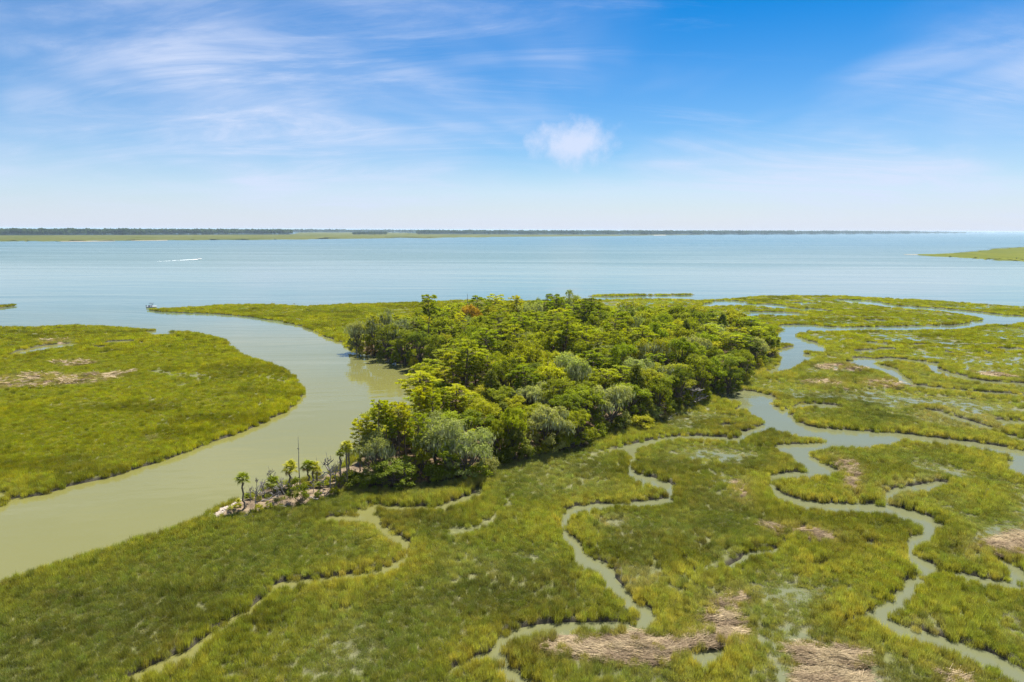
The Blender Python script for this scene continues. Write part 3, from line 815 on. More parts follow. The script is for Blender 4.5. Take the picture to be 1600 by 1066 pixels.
def build_grass():
    near = [blades(190, 0.66, 0.45, 0.95, 0.028, 0.2, 0.3) for _ in range(5)]
    tall = [blades(160, 0.58, 0.75, 1.15, 0.030, 0.15, 0.3) for _ in range(3)]
    far = [blades(120, 1.55, 0.6, 1.05, 0.13, 0.16) for _ in range(4)]
    protos = [(q, 0) for q in near + tall + far]
    P, PID, S, RO, T = [], [], [], [], []
    for d0, d1, dens, sc, kind in ((41, 100, 2.5, 1.0, 0), (100, 150, 1.7, 1.15, 0), (150, 215, 1.0, 1.45, 0), (215, 330, 0.42, 1.0, 1), (330, 470, 0.26, 1.25, 1)):
        step = 1 / math.sqrt(dens)
        xm = d1 * 0.95
        gx, gy = np.meshgrid(np.arange(-xm, xm, step), np.arange(d0 * 0.6, d1, step))
        X = (gx + RNG.uniform(-.5, .5, gx.shape) * step).ravel(); Y = (gy + RNG.uniform(-.5, .5, gx.shape) * step).ravel()
        k = (Y > d0) & (Y <= d1) & (np.abs(X / Y) < 0.93)
        X, Y = X[k], Y[k]
        f = fields(X, Y)
        Z = terrain_z(X, Y, f)
        n = len(X)
        p = sstep(-0.38, -0.15, f['sd'])
        p = np.maximum(p, 0.30 * sstep(0.52, 0.62, fbm(X, Y, 1.8, 181, 2)) * sstep(-1.2, -0.4, f['sd']) * sstep(-2.5, -0.5, f['wat']))
        p *= 1 - np.where(f['D'] > 130, 0.62, 0.88) * sstep(-0.9, 0.9, f['wr'])
        p *= 1 - sstep(-0.8, 0.8, f['fo'])
        p *= 1 - 0.93 * sstep(-0.5, 0.3, f['sp'])
        p *= 1 - 0.5 * f['pool'] * sstep(0.38, 0.62, fbm(X, Y, 1.4, 111, 3))
        p *= 1 - 0.75 * sstep(-0.6, 0.1, f['dr'])
        p *= 1 - 0.35 * sstep(-0.5, 0.3, f['tu'])
        thin = sstep(0.42, 0.60, fbm(X, Y, 60, 131, 3) * 0.5 + fbm(X, Y, 6, 127, 4) * 0.5)
        p *= 1 - 0.35 * thin * sstep(2.0, 5.0, f['sd'])
        k = RNG.uniform(size=n) < p
        X, Y, Z = X[k], Y[k], Z[k]; f = {a: b[k] for a, b in f.items()}; n = len(X)
        # ---- colour of the stand: yellow-green and tall on the creek banks, greyer and thinner behind
        n1, n2, n3 = fbm(X, Y, 22, 121, 4), fbm(X, Y, 6, 127, 4), fbm(X, Y, 60, 131, 3)
        creek = np.exp(-np.maximum(-f['wat'], 0) / 2.6)
        shore = np.exp(-np.maximum(f['big'], 0) / (5.5 + 3 * n1))
        lush = np.clip(np.maximum(creek * 0.85, shore) * (0.55 + 0.9 * n2) + sstep(0.52, 0.66, n1) * 0.55 + sstep(0.54, 0.66, n2) * 0.25, 0, 1)
        west = sstep(-0.05, -0.30, f['u']) * sstep(100, 150, f['D'])
        farz = np.maximum(west, sstep(190, 300, f['D']))
        green = np.array([0.198, 0.212, 0.050]); grey = np.array([0.285, 0.280, 0.105]); yel = lerp(np.tile(np.array([0.365, 0.345, 0.050]), (n, 1)), np.array([0.400, 0.372, 0.018]), farz)
        deep = np.array([0.285, 0.280, 0.006]); gold = np.array([0.430, 0.370, 0.085])
        c = np.tile(green, (n, 1))
        c = lerp(c, grey, np.clip(sstep(0.40, 0.56, n3 * 0.5 + n2 * 0.5) * 0.9 + f['pool'] * 0.6, 0, 1))
        c = lerp(c, deep, farz * 0.85)
        c = lerp(c, yel, np.clip(lush * (0.75 + 0.1 * farz), 0, 1))
        c = lerp(c, gold, creek * sstep(0.40, 0.58, fbm(X, Y, 9, 171, 3)) * 0.75 * (1 - farz))
        dark = sstep(0.56, 0.70, fbm(X, Y * 1.6, 16, 141, 4))
        c = c * (1 - 0.32 * dark)[:, None]
        st = np.clip(sstep(-1.0, 0.8, f['tu']) * 0.8 + (RNG.uniform(size=n) < 0.10) * 0.30, 0, 1)
        c = lerp(c, np.array([0.36, 0.315, 0.15]), st)
        c = lerp(c, np.array([0.36, 0.30, 0.13]), sstep(-2.6, 0.2, f['wr']) * 0.7)
        c = c * 1.0 * RNG.uniform(0.75, 1.25, n)[:, None]
        c[:, 0] *= RNG.uniform(0.9, 1.1, n)
        tuft = (RNG.uniform(size=n) < 0.05) & (f['pool'] < .3)
        c = c * np.where(tuft, 0.72, 1.0)[:, None]
        hgt = 0.66 + 0.44 * lush - 0.28 * f['pool'] + 0.6 * (n2 - 0.5) - 0.2 * st + 0.28 * tuft
        if kind == 0:
            pid = np.where(RNG.uniform(size=n) < 0.25 + 0.65 * lush, RNG.integers(5, 8, n), RNG.integers(0, 5, n))
        else:
            pid = RNG.integers(8, 12, n)
        s = sc * RNG.uniform(0.85, 1.15, n)
        P.append(np.column_stack([X, Y, np.maximum(Z, -0.12)])); PID.append(pid)
        S.append(np.column_stack([s, s, hgt * RNG.uniform(0.85, 1.15, n)]))
        RO.append(np.column_stack([np.zeros(n), np.zeros(n), RNG.uniform(0, 6.28, n)])); T.append(c)
    P, PID, S, RO, T = (np.concatenate(a) for a in (P, PID, S, RO, T))
    print('grass clumps', len(P))
    tag(scatter_object('marsh_grass', protos, P, PID, S, RO, T, [M['grass']]), 'green and yellow cordgrass covering the tidal marsh', 'grass', kind='stuff')


def build_wrack():
    protos = [(straw_mat(130, 0.85, 1.6, 0.026), 0) for _ in range(4)] + [(straw_mat(90, 2.4, 2.6, 0.10), 0) for _ in range(2)]
    P, PID, S, RO, T = [], [], [], [], []
    for W in G_WRACK:
        x0, y0 = W.min(0) - 1.5; x1, y1 = W.max(0) + 1.5
        far = W[:, 1].mean() > 130
        step = 1.6 if far else 0.42
        gx, gy = np.meshgrid(np.arange(x0, x1, step), np.arange(y0, y1, step))
        X = (gx + RNG.uniform(-.5, .5, gx.shape) * step).ravel(); Y = (gy + RNG.uniform(-.5, .5, gx.shape) * step).ravel()
        f = fields(X, Y); Z = terrain_z(X, Y, f)
        k = (f['wr'] > -0.6) & (f['sd'] > 0.1) & (RNG.uniform(size=len(X)) < (0.12 + 0.88 * sstep(0.42, 0.56, fbm(X, Y, 2.4, 151, 3))) * (0.4 if far else 1) * sstep(-0.6, 0.9, f['wr']))
        X, Y, Z = X[k], Y[k], Z[k]; n = len(X)
        if not n: continue
        flow = (fbm(X, Y, 5, 157, 2) - 0.5) * 1.5
        mix = fbm(X, Y * 2.5, 2.0, 163, 3)
        c = lerp(np.tile(np.array([0.42, 0.33, 0.20]), (n, 1)), np.array([0.27, 0.20, 0.125]), sstep(0.40, 0.6, mix))
        P.append(np.column_stack([X, Y, Z])); PID.append(RNG.integers(4, 6, n) if far else RNG.integers(0, 4, n))
        s = RNG.uniform(0.8, 1.2, n); S.append(np.column_stack([s, s, s * 1.3]))
        RO.append(np.column_stack([RNG.normal(0, .12, n), RNG.normal(0, .12, n), flow])); T.append(c * RNG.uniform(0.8, 1.2, n)[:, None])
    P, PID, S, RO, T = (np.concatenate(a) for a in (P, PID, S, RO, T))
    print('wrack mats', len(P))
    tag(scatter_object('dead_reed_wrack', protos, P, PID, S, RO, T, [M['straw']]), 'tan mats of dead reeds washed up on the marsh', 'dead reeds', kind='stuff')


build_grass()
build_wrack()


# ------------------------------------------------------------------ trees
def unit(v):
    return v / (np.linalg.norm(v, axis=-1, keepdims=True) + 1e-9)


def clump(q, c, rx, rz, n, size, up=0.5, var=0.5, aspect=0.75, shell=0.12):
    """a ragged tuft of leaf cards round c, thickest on its upper shell"""
    d = unit(RNG.normal(size=(n, 3)))
    d[:, 2] = np.where(d[:, 2] < -0.35, -d[:, 2], d[:, 2])
    r = RNG.uniform(shell, 1.0, n) ** 0.6 * np.where(RNG.uniform(size=n) < .15, 1.3, 1.0)
    C = c + d * r[:, None] * np.array([rx, rx, rz])
    nr = d + np.array([0, 0, up]) + RNG.normal(0, 0.55, (n, 3))
    v = np.clip(var + RNG.normal(0, 0.16, n), 0, 1)
    q.leaves(C, nr, size * RNG.uniform(0.6, 1.35, n), aspect, v)


def limb(q, a, b, r0, r1, bend=0.15, k=5, sides=5, rough=0.03):
    a, b = np.asarray(a, float), np.asarray(b, float)
    t = np.linspace(0, 1, k)[:, None]
    ln = np.linalg.norm(b - a)
    off = RNG.normal(0, bend * ln * 0.5, 3)
    P = a + (b - a) * t + off * np.sin(t * math.pi) * 0.7
    P[1:-1] += RNG.normal(0, rough * ln, (k - 2, 3))
    q.tube(P, np.linspace(r0, r1, k), sides)
    return P


def make_oak(H=10.0, W=10.0, nc=58, leaf=0.33, per=115, low=0.10, moss=False, open_=0.0):
    tr, cr, ms = Q3(), Q3(), Q3()
    fork = H * RNG.uniform(0.2, 0.28)
    limb(tr, (0, 0, -0.4), (RNG.normal(0, .25), RNG.normal(0, .25), fork), H * 0.042, H * 0.034, 0.06, 6, 8)
    lobes = []
    nl = RNG.integers(5, 8)
    for i in range(nl):
        a = i * 2 * math.pi / nl + RNG.uniform(-.4, .4)
        rr = W * RNG.uniform(0.20, 0.33); zz = H * RNG.uniform(0.50, 0.80)
        c = np.array([rr * math.cos(a), rr * math.sin(a), zz])
        limb(tr, (0, 0, fork * RNG.uniform(.8, 1.0)), c, H * 0.024, H * 0.008, 0.3, 6, 6)
        lobes.append((c, W * RNG.uniform(0.17, 0.25)))
    lobes.append((np.array([RNG.normal(0, .06) * W, RNG.normal(0, .06) * W, H * 0.82]), W * 0.2))
    limb(tr, (0, 0, fork), lobes[-1][0], H * 0.024, H * 0.007, 0.2, 6, 6)
    for k in range(nc):
        c0, r0 = lobes[k % len(lobes)]
        d = unit(RNG.normal(size=3)); d[2] = abs(d[2]) * 0.9 - 0.18
        c = c0 + d * np.array([1.15, 1.15, 0.72]) * r0 * RNG.uniform(0.55, 1.12)
        c[2] = np.clip(c[2], H * low, H * 0.965)
        rad = W * RNG.uniform(0.05, 0.15)
        if RNG.uniform() < open_: continue
        clump(cr, c, rad, rad * 0.72, int(per * RNG.uniform(.7, 1.2)), leaf, 0.55, np.clip(RNG.normal(0.45, 0.17), .05, .95))
        if k % 3 == 0: limb(tr, c0, c, H * 0.007, H * 0.003, 0.2, 4, 4)
        if moss and RNG.uniform() < 0.75:
            n = 26
            C = c + RNG.normal(0, 1, (n, 3)) * np.array([rad, rad, rad * .4]) * 0.8 - np.array([0, 0, rad * 0.5])
            nr = np.column_stack([RNG.normal(size=(n, 2)), RNG.normal(0, .15, n)])
            ms.leaves(C, nr, RNG.uniform(0.5, 1.2, n), 0.22, RNG.uniform(.2, .9, n), np.tile((0, 0, 1.0), (n, 1)))
    # skirt of low boughs
    for k in range(int(nc * 0.5)):
        a = RNG.uniform(0, 2 * math.pi); rr = W * RNG.uniform(0.30, 0.46)
        c = np.array([rr * math.cos(a), rr * math.sin(a), H * RNG.uniform(low, 0.45)])
        rad = W * RNG.uniform(0.05, 0.09)
        clump(cr, c, rad, rad * 0.8, int(per * .8), leaf, 0.4, np.clip(RNG.normal(0.35, 0.15), .05, .95))
        if k % 2 == 0: limb(tr, (0, 0, fork), c, H * 0.012, H * 0.003, 0.25, 5, 4)
    return tr, cr, (ms if moss else None)


def make_pine(H=16.0, W=6.5, crown=0.45, pads=34, per=85, lean=0.03, flat=0.5, stubs=5):
    tr, cr = Q3(), Q3()
    top = np.array([RNG.normal(0, lean) * H, RNG.normal(0, lean) * H, H * 0.97])
    k = 9
    t = np.linspace(0, 1, k)[:, None]
    P = np.array([0, 0, -0.4]) * (1 - t) + top * t + np.column_stack([RNG.normal(0, .008 * H, (k, 2)), np.zeros(k)]) * np.sin(t * math.pi)
    rad = np.linspace(H * 0.0145, H * 0.004, k); rad[0] *= 1.35
    tr.tube(P, rad, 8)

    def on_trunk(z):
        f = np.clip((z + 0.4) / (top[2] + 0.4), 0, 1) * (k - 1); i = int(min(f, k - 2)); return P[i] + (P[i + 1] - P[i]) * (f - i)
    z0 = H * (1 - crown)
    for j in range(pads):
        f = (j + RNG.uniform(0, 1)) / pads
        z = z0 + (H * 0.95 - z0) * f
        prof = math.sin(math.pi * min(1, 0.16 + 0.70 * f)) ** 0.8
        a = j * 2.399 + RNG.uniform(-.5, .5)
        rr = W * 0.5 * prof * RNG.uniform(0.35, 1.0)
        b = on_trunk(z - rr * 0.12)
        c = b + np.array([rr * math.cos(a), rr * math.sin(a), rr * RNG.uniform(0.08, 0.42)])
        limb(tr, b, c, H * 0.0042, H * 0.0016, 0.12, 4, 4)
        pr = W * RNG.uniform(0.085, 0.155)
        n = int(per * RNG.uniform(.7, 1.25))
        d = unit(RNG.normal(size=(n, 3)) * np.array([1, 1, 0.7]) + np.array([0, 0, 0.3]))
        C = c + d * RNG.uniform(0.2, 1.0, n)[:, None] * np.array([pr, pr, pr * flat])
        al = unit(d + np.array([math.cos(a), math.sin(a), 0.5]) * 0.35)
        nr = np.cross(al, RNG.normal(size=(n, 3)))
        nr = np.where(nr[:, 2:3] < 0, -nr, nr) + np.array([0, 0, .35])
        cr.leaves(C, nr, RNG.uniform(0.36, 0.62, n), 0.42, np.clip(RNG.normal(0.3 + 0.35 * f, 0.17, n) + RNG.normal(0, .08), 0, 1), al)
    for j in range(stubs):
        z = H * RNG.uniform(0.3, 1 - crown); b = on_trunk(z); a = RNG.uniform(0, 6.28); l = RNG.uniform(.5, 1.6)
        limb(tr, b, b + np.array([l * math.cos(a), l * math.sin(a), RNG.uniform(-.1, .3)]), H * 0.003, 0.01, 0.1, 3, 4)
    return tr, cr, None


def make_cedar(H=8.0, W=5.0, nc=80, leaf=0.24, per=62):
    tr, cr = Q3(), Q3()
    limb(tr, (0, 0, -0.3), (RNG.normal(0, .2), RNG.normal(0, .2), H * 0.9), H * 0.026, 0.02, 0.04, 7, 6)
    for j in range(nc):
        f = RNG.uniform(0, 1) ** 0.85
        z = H * (0.08 + 0.86 * f)
        prof = (1 - f) ** 0.6 * (0.35 + 0.65 * min(1, f * 4 + .3))
        a = RNG.uniform(0, 6.28); rr = W * 0.46 * prof * RNG.uniform(0.55, 1.08)
        c = np.array([rr * math.cos(a), rr * math.sin(a), z])
        rad = W * RNG.uniform(0.07, 0.13)
        clump(cr, c, rad, rad * 1.1, per, leaf, 0.6, np.clip(RNG.normal(0.42, 0.16), .05, .95), 0.6)
        if j % 3 == 0: limb(tr, (0, 0, max(0.3, z - rr * .5)), c, 0.05, 0.015, 0.15, 3, 4)
    return tr, cr, None


def make_shrub(H=3.6, W=4.6, nc=30, leaf=0.2, per=70):
    tr, cr = Q3(), Q3()
    for j in range(nc):
        d = unit(RNG.normal(size=3)); d[2] = abs(d[2])
        c = d * np.array([W * .38, W * .38, H * .62]) * RNG.uniform(.55, 1.05) + np.array([0, 0, H * 0.18])
        rad = W * RNG.uniform(0.09, 0.15)
        clump(cr, c, rad, rad * 0.85, per, leaf, 0.5, np.clip(RNG.normal(0.45, 0.16), .05, .95))
        if j % 3 == 0: limb(tr, (RNG.normal(0, .12), RNG.normal(0, .12), -0.15), c, 0.05, 0.012, 0.25, 4, 4)
    return tr, cr, None


def make_snag(H=6.0, nb=9, spread=0.4, depth=2, thick=0.03, straight=0.03):
    tr, brs = Q3(), []
    P = limb(tr, (0, 0, -0.3), (RNG.normal(0, straight * 2) * H, RNG.normal(0, straight * 2) * H, H), H * thick, H * 0.004, straight * 4, 9, 7, straight * .5)

    def grow(b, d, l, r, dep, br):
        e = b + d * l
        Q = limb(br, b, e, r, r * 0.45, 0.22, 5, 5)
        if dep:
            for _ in range(RNG.integers(2, 4)):
                i = RNG.integers(2, 5)
                grow(Q[i], unit(d + RNG.normal(0, .75, 3) + np.array([0, 0, .25])), l * RNG.uniform(.35, .62), r * 0.6, dep - 1, br)
    for j in range(nb):
        i = RNG.integers(3, 8); br = Q3(); brs.append(br)
        a = RNG.uniform(0, 6.28)
        grow(P[i], unit(np.array([math.cos(a), math.sin(a), RNG.uniform(.15, 1.1)])), H * spread * RNG.uniform(.4, 1) * (1.15 - i / 9), H * thick * 0.62, depth, br)
    return tr, brs, None


def frond_mesh(name, L_=1.15):
    """a cabbage palm fan: stalk and a spray of split, drooping blades"""
    q = Q3()
    st = np.array([[0, 0, 0], [0.35 * L_, 0, 0.10], [0.62 * L_, 0, 0.12]])
    q.tube(st, [0.022, 0.018, 0.012], 4, 0.35)
    n = 17
    for i in range(n):
        th = R(-118 + 236 * i / (n - 1))
        l = L_ * (0.72 - 0.22 * abs(i - (n - 1) / 2) / (n / 2)) * RNG.uniform(.9, 1.08)
        d = np.array([math.cos(th), math.sin(th), 0.0]); s = np.array([-d[1], d[0], 0])
        b = st[-1] + d * 0.03
        m_ = st[-1] + d * l * 0.55 + np.array([0, 0, 0.10 + 0.05 * math.cos(th)])
        e = st[-1] + d * l + np.array([0, 0, -0.10 * l - 0.12 * RNG.uniform()])
        w = 0.075 * L_
        q.add([b - s * .01, m_ - s * w * .6, m_ + s * w * .6, b + s * .01, e - s * .012, e + s * .012], [(0, 3, 2, 1), (1, 2, 5, 4)], float(np.clip(RNG.normal(.5, .2), 0, 1)))
    return q.mesh(name, M['frond'])


PALM_TRUNKS = []
for _k in range(3):
    _q = Q3()
    _pp = limb(_q, (0, 0, -0.3), (RNG.normal(0, .12), RNG.normal(0, .12), 4.2), 0.19, 0.15, 0.03, 9, 8)
    for _j in range(34):     # old leaf bases
        _z = RNG.uniform(2.6, 4.15); _a = RNG.uniform(0, 6.28); _b = np.array([_pp[-1][0] * _z / 4.2 + .15 * math.cos(_a), _pp[-1][1] * _z / 4.2 + .15 * math.sin(_a), _z])
        _q.tube([_b, _b + np.array([.12 * math.cos(_a), .12 * math.sin(_a), .22])], [.035, .015], 4)
    PALM_TRUNKS.append((_q.mesh('palm_trunk', M['palm_bark'], True), _pp[-1]))
FRONDS = [frond_mesh('palm_frond', 1.15 + .12 * k) for k in range(3)]


def palm(base, top_z, spread, tint, label, group='cabbage palms on the sandy spit', trunk=True, nf=22):
    """cabbage palm: trunk and every fan leaf a part; spread is the crown's width"""
    t = empty('palm_tree' if trunk else 'palm_shrub', base, RNG.uniform(0, 6.28))
    tag(t, label, 'palm', group)
    s = spread / 2.6
    hgt = top_z - base[2]
    if trunk:
        me, tip = PALM_TRUNKS[RNG.integers(0, 3)]
        o = link(bpy.data.objects.new('trunk', me), t)
        zs = max(0.5, hgt - 1.0 * s) / 4.2
        o.scale = (max(.75, s), max(.75, s), zs)
        head = Vector((tip[0] * max(.75, s), tip[1] * max(.75, s), 4.2 * zs - .05))
    else:
        head = Vector((0, 0, 0.15))
    for i in range(nf):
        fr = link(bpy.data.objects.new('frond', FRONDS[i % 3]), t)
        f = (i + .5) / nf
        pitch = (R(-72) + R(118) * f) if trunk else (R(-80) + R(62) * f)
        fr.location = head
        fr.rotation_euler = Euler((RNG.normal(0, .2), pitch, i * 2.39996 + RNG.normal(0, .15)), 'XYZ')
        fr.scale = (s * RNG.uniform(.85, 1.1),) * 3
        k = RNG.uniform(.8, 1.2)
        if trunk and f > 0.86 and RNG.uniform() < 0.6: fr.color = (.30, .22, .09, 1)
        else: fr.color = (tint[0] * k, tint[1] * k, tint[2] * k, 1)
    return t


KINDS = {}


def register(kind, H, W, makers, leafmat, barkmat, second='crown'):
    KINDS[kind] = (H, W, [])
    for mk in makers:
        tr, cr, ms = mk()
        parts = [('trunk', tr.mesh(kind + '_trunk', M[barkmat], True))]
        if second == 'bough': parts += [('bough', b.mesh(kind + '_bough', M[leafmat], True)) for b in cr]
        else: parts.append((second, cr.mesh(kind + '_' + second, M[leafmat])))
        if ms: parts.append(('hanging_moss', ms.mesh(kind + '_moss', M['moss'])))
        # measured size, so that a tree can be set to the height and spread seen
        v = np.concatenate([np.concatenate(b.V) for b in (cr if second == 'bough' else [cr])] + [np.concatenate(tr.V)])
        h = v[:, 2].max(); w = np.percentile(v[:, 0], 99) - np.percentile(v[:, 0], 1)
        KINDS[kind][2].append((parts, h, w))


register('pine_tree', 16, 6.5, [lambda c=c, w=w: make_pine(16, w, c, int(26 + 26 * c)) for c, w in ((.42, 6.2), (.5, 6.6), (.36, 6.0), (.58, 7.0), (.45, 6.4))], 'needle', 'pine_bark')
register('oak_tree', 10, 10, [lambda: make_oak() for _ in range(6)], 'leaf', 'bark')
register('mossy_oak', 9, 10, [lambda: make_oak(9, 10, 54, 0.31, 95, 0.09, True, 0.06) for _ in range(4)], 'leaf', 'bark')
register('thin_oak', 10, 8, [lambda: make_oak(10, 8, 50, 0.3, 42, 0.3, True, 0.25) for _ in range(2)], 'leaf', 'dead_wood')
register('cedar_tree', 8, 5, [lambda: make_cedar() for _ in range(3)], 'leaf', 'bark')
register('shrub', 3.6, 4.6, [lambda: make_shrub() for _ in range(4)], 'leaf', 'bark')
register('dead_tree', 6, 4, [lambda: make_snag(6, 11, .55, 2, .034, .05) for _ in range(4)], 'dead_wood', 'dead_wood', 'bough')
register('dead_snag', 9, 1.6, [lambda: make_snag(9, 4, .10, 1, .016, .008) for _ in range(2)], 'dead_wood', 'dead_wood', 'bough')

TINTS = {'green': (.255, .285, .010), 'yellow': (.430, .415, .012), 'olive': (.340, .330, .012), 'dark': (.175, .200, .012), 'grey': (.330, .340, .095),
         'bright': (.315, .340, .010), 'gold': (.52, .43, .02), 'rust': (.40, .27, .03)}
ALL_TREES = []


def tree(kind, base, height, width, tint, label, group=None, variant=None, cat=None):
    H, W, vs_ = KINDS[kind]
    parts, h, w = vs_[RNG.integers(0, len(vs_)) if variant is None else variant % len(vs_)]
    sz = height / h; sx = min(max(width / w, sz * .5), sz * 2.2)
    if kind == 'dead_snag': sx = sz * .8
    t = empty(kind, base, RNG.uniform(0, 6.28), (sx, sx, sz))
    tag(t, label, cat or {'shrub': 'shrub', 'dead_tree': 'dead tree', 'dead_snag': 'dead tree'}.get(kind, 'tree'), group)
    k = RNG.uniform(.85, 1.15)
    for nm, me in parts:
        o = link(bpy.data.objects.new(nm, me), t)
        if nm == 'hanging_moss': o['kind'] = 'stuff'
        if nm == 'crown':
            c = TINTS[tint] if isinstance(tint, str) else tint
            o.color = (c[0] * k * RNG.uniform(.93, 1.07), c[1] * k, c[2] * k, 1)
    ALL_TREES.append((base[0], base[1], width))
    return t


def surf(x, y):
    X, Y = np.array([x], float), np.array([y], float)
    return float(terrain_z(X, Y, fields(X, Y))[0])


def stand(bx, by, zg=0.9):
    p = ground(bx, by, zg)
    return Vector((p.x, p.y, surf(p.x, p.y)))


def seen(kind, bx, by, ty, wpx, tint, label, group=None, variant=None, zg=0.9, tx=None, cat=None):
    """a tree whose foot is at (bx, by) and whose top is at row ty of the photograph"""
    b = stand(bx, by, zg)
    z = height_at(b, bx if tx is None else tx, ty)
    return tree(kind, b, max(0.8, z - b.z), wpx * math.hypot(b.x, b.y) / F_PX, tint, label, group, variant, cat)


# --- trees that can be told apart
S = seen
S('pine_tree', 671, 556, 459, 27, 'green', 'tallest lone pine rising above the skyline near the creek bend', variant=2)
S('pine_tree', 728, 640, 531, 46, 'olive', 'tall pine with a long bare trunk left of the middle of the wood', variant=1)
S('pine_tree', 708, 646, 548, 32, 'olive', 'slimmer pine just left of the tall bare-trunked pine', variant=0)
S('pine_tree', 757, 598, 511, 52, 'green', 'broad dark-trunked pine behind the two bare-trunked pines', variant=3)
S('pine_tree', 824, 655, 570, 40, 'green', 'round-topped pine standing right of the middle of the wood', variant=1)
S('pine_tree', 695, 690, 605, 26, 'green', 'short pine between the yellow grove and the tall pines', variant=0)
S('oak_tree', 850, 600, 515, 52, 'olive', 'large round olive-green tree in the middle of the wood')
S('pine_tree', 936, 620, 542, 34, 'green', 'pine with a dark trunk right of the round olive tree', variant=3)
S('pine_tree', 1023, 610, 552, 28, 'green', 'slender pine showing its trunk in the right part of the wood', variant=2)
S('oak_tree', 895, 530, 460, 44, 'green', 'tallest leafy tree on the back skyline of the wood')
S('thin_oak', 893, 531, 452, 13, 'grey', 'sparse twiggy treetop poking above the back skyline', variant=0)
S('oak_tree', 841, 527, 464, 18, 'green', 'small round treetop on the back skyline left of the tallest crown')
S('dead_snag', 730, 535, 459, 8, None, 'thin bare snag on the back skyline', variant=0)
S('oak_tree', 737, 540, 475, 13, 'rust', 'rust-orange dying tree on the back skyline')
# near grove of pines at the tip
S('pine_tree', 563, 738, 653, 30, 'yellow', 'leaning leftmost pine of the near grove beside the creek', variant=3)
S('pine_tree', 577, 736, 648, 24, 'yellow', 'second pine from the left in the near creekside grove', variant=1)
S('pine_tree', 595, 737, 624, 27, 'yellow', 'tall flat-topped pine at the left of the yellow grove', variant=2)
S('pine_tree', 605, 734, 625, 24, 'yellow', 'tall pine just right of the flat-topped pine in the yellow grove', variant=2)
S('pine_tree', 624, 738, 626, 30, 'yellow', 'tall pine with a leaning trunk in the middle of the yellow grove', variant=0)
S('pine_tree', 614, 742, 651, 24, 'bright', 'shorter green pine with bare lower trunk in front of the yellow grove', variant=2)
S('pine_tree', 634, 732, 628, 26, 'yellow', 'pine at the right shoulder of the yellow grove', variant=4)
S('pine_tree', 654, 740, 643, 36, 'bright', 'broad layered pine above the bare orange sand', variant=3)
S('pine_tree', 658, 712, 603, 24, 'yellow', 'bright yellow pine at the top of the near grove', variant=0)
S('pine_tree', 664, 710, 602, 22, 'yellow', 'second bright yellow pine at the top of the near grove', variant=2)
S('pine_tree', 675, 708, 605, 26, 'yellow', 'third bright yellow pine at the top of the near grove', variant=4)
S('mossy_oak', 588, 748, 675, 52, 'grey', 'pale mossy oak with bare grey boughs behind the tall palm', variant=0)
S('oak_tree', 616, 756, 716, 66, 'dark', 'low rounded dark bush oak at the marsh edge of the grove', variant=1)
S('mossy_oak', 728, 743, 670, 78, 'grey', 'wide mossy grey-green oak overhanging the near marsh', variant=1)
S('oak_tree', 700, 744, 690, 52, 'green', 'low oak tucked against the left of the wide mossy oak', variant=3)
S('mossy_oak', 712, 712, 655, 40, 'grey', 'grey oak with thin crown behind the wide mossy oak', variant=2)
S('oak_tree', 661, 744, 696, 32, 'olive', 'shaded oak beside the bare orange sand', variant=2)
S('oak_tree', 801, 712, 634, 44, 'bright', 'bright green tree at the marsh edge above a dark cedar')
S('cedar_tree', 806, 715, 668, 48, 'dark', 'dark cedar with a black hollow at its foot on the marsh edge')
S('oak_tree', 775, 712, 655, 40, 'green', 'green oak over the reddish bank left of the dark cedar')
S('mossy_oak', 855, 700, 630, 62, 'grey', 'large grey-green mossy oak in the middle of the marsh edge', variant=3)
S('oak_tree', 903, 691, 640, 46, 'olive', 'olive oak with brown brush at its foot on the marsh edge')
S('mossy_oak', 955, 666, 598, 60, 'grey', 'speckled grey oak above a heap of brush on the marsh edge', variant=0)
S('cedar_tree', 1008, 652, 606, 30, 'dark', 'dark cedar right of the speckled grey oak')
S('shrub', 1004, 664, 647, 36, 'olive', 'low olive shrub in front of the dark cedar')
S('shrub', 1040, 628, 597, 12, 'gold', 'small shrub with bright yellow leaves at the wood edge')
S('oak_tree', 1030, 645, 588, 42, 'green', 'green oak beside the small yellow-leaved shrub')
S('oak_tree', 1060, 633, 570, 38, 'dark', 'deep-shaded dark oak with dead branches at its foot')
S('dead_tree', 1082, 632, 603, 36, None, 'grey dead tree fallen against the dark oak', variant=1)
S('oak_tree', 1090, 622, 560, 40, 'green', 'dense green oak right of the fallen dead tree')
S('oak_tree', 1112, 611, 556, 40, 'green', 'broad green oak at the corner of the marsh edge')
S('oak_tree', 1138, 609, 558, 40, 'dark', 'dark rounded oak beside the green ford of the creek')
S('oak_tree', 1160, 592, 545, 34, 'green', 'oak leaning out towards the shallow ford')
S('mossy_oak', 1177, 566, 526, 36, 'grey', 'grey mossy oak near the right end of the wood', variant=1)
S('cedar_tree', 1206, 551, 516, 22, 'dark', 'blackish cedar at the right end of the wood')
S('shrub', 1202, 558, 541, 24, 'olive', 'olive shrub below the blackish cedar at the right end')
S('oak_tree', 1188, 550, 503, 36, 'green', 'round oak at the right shoulder of the wood')
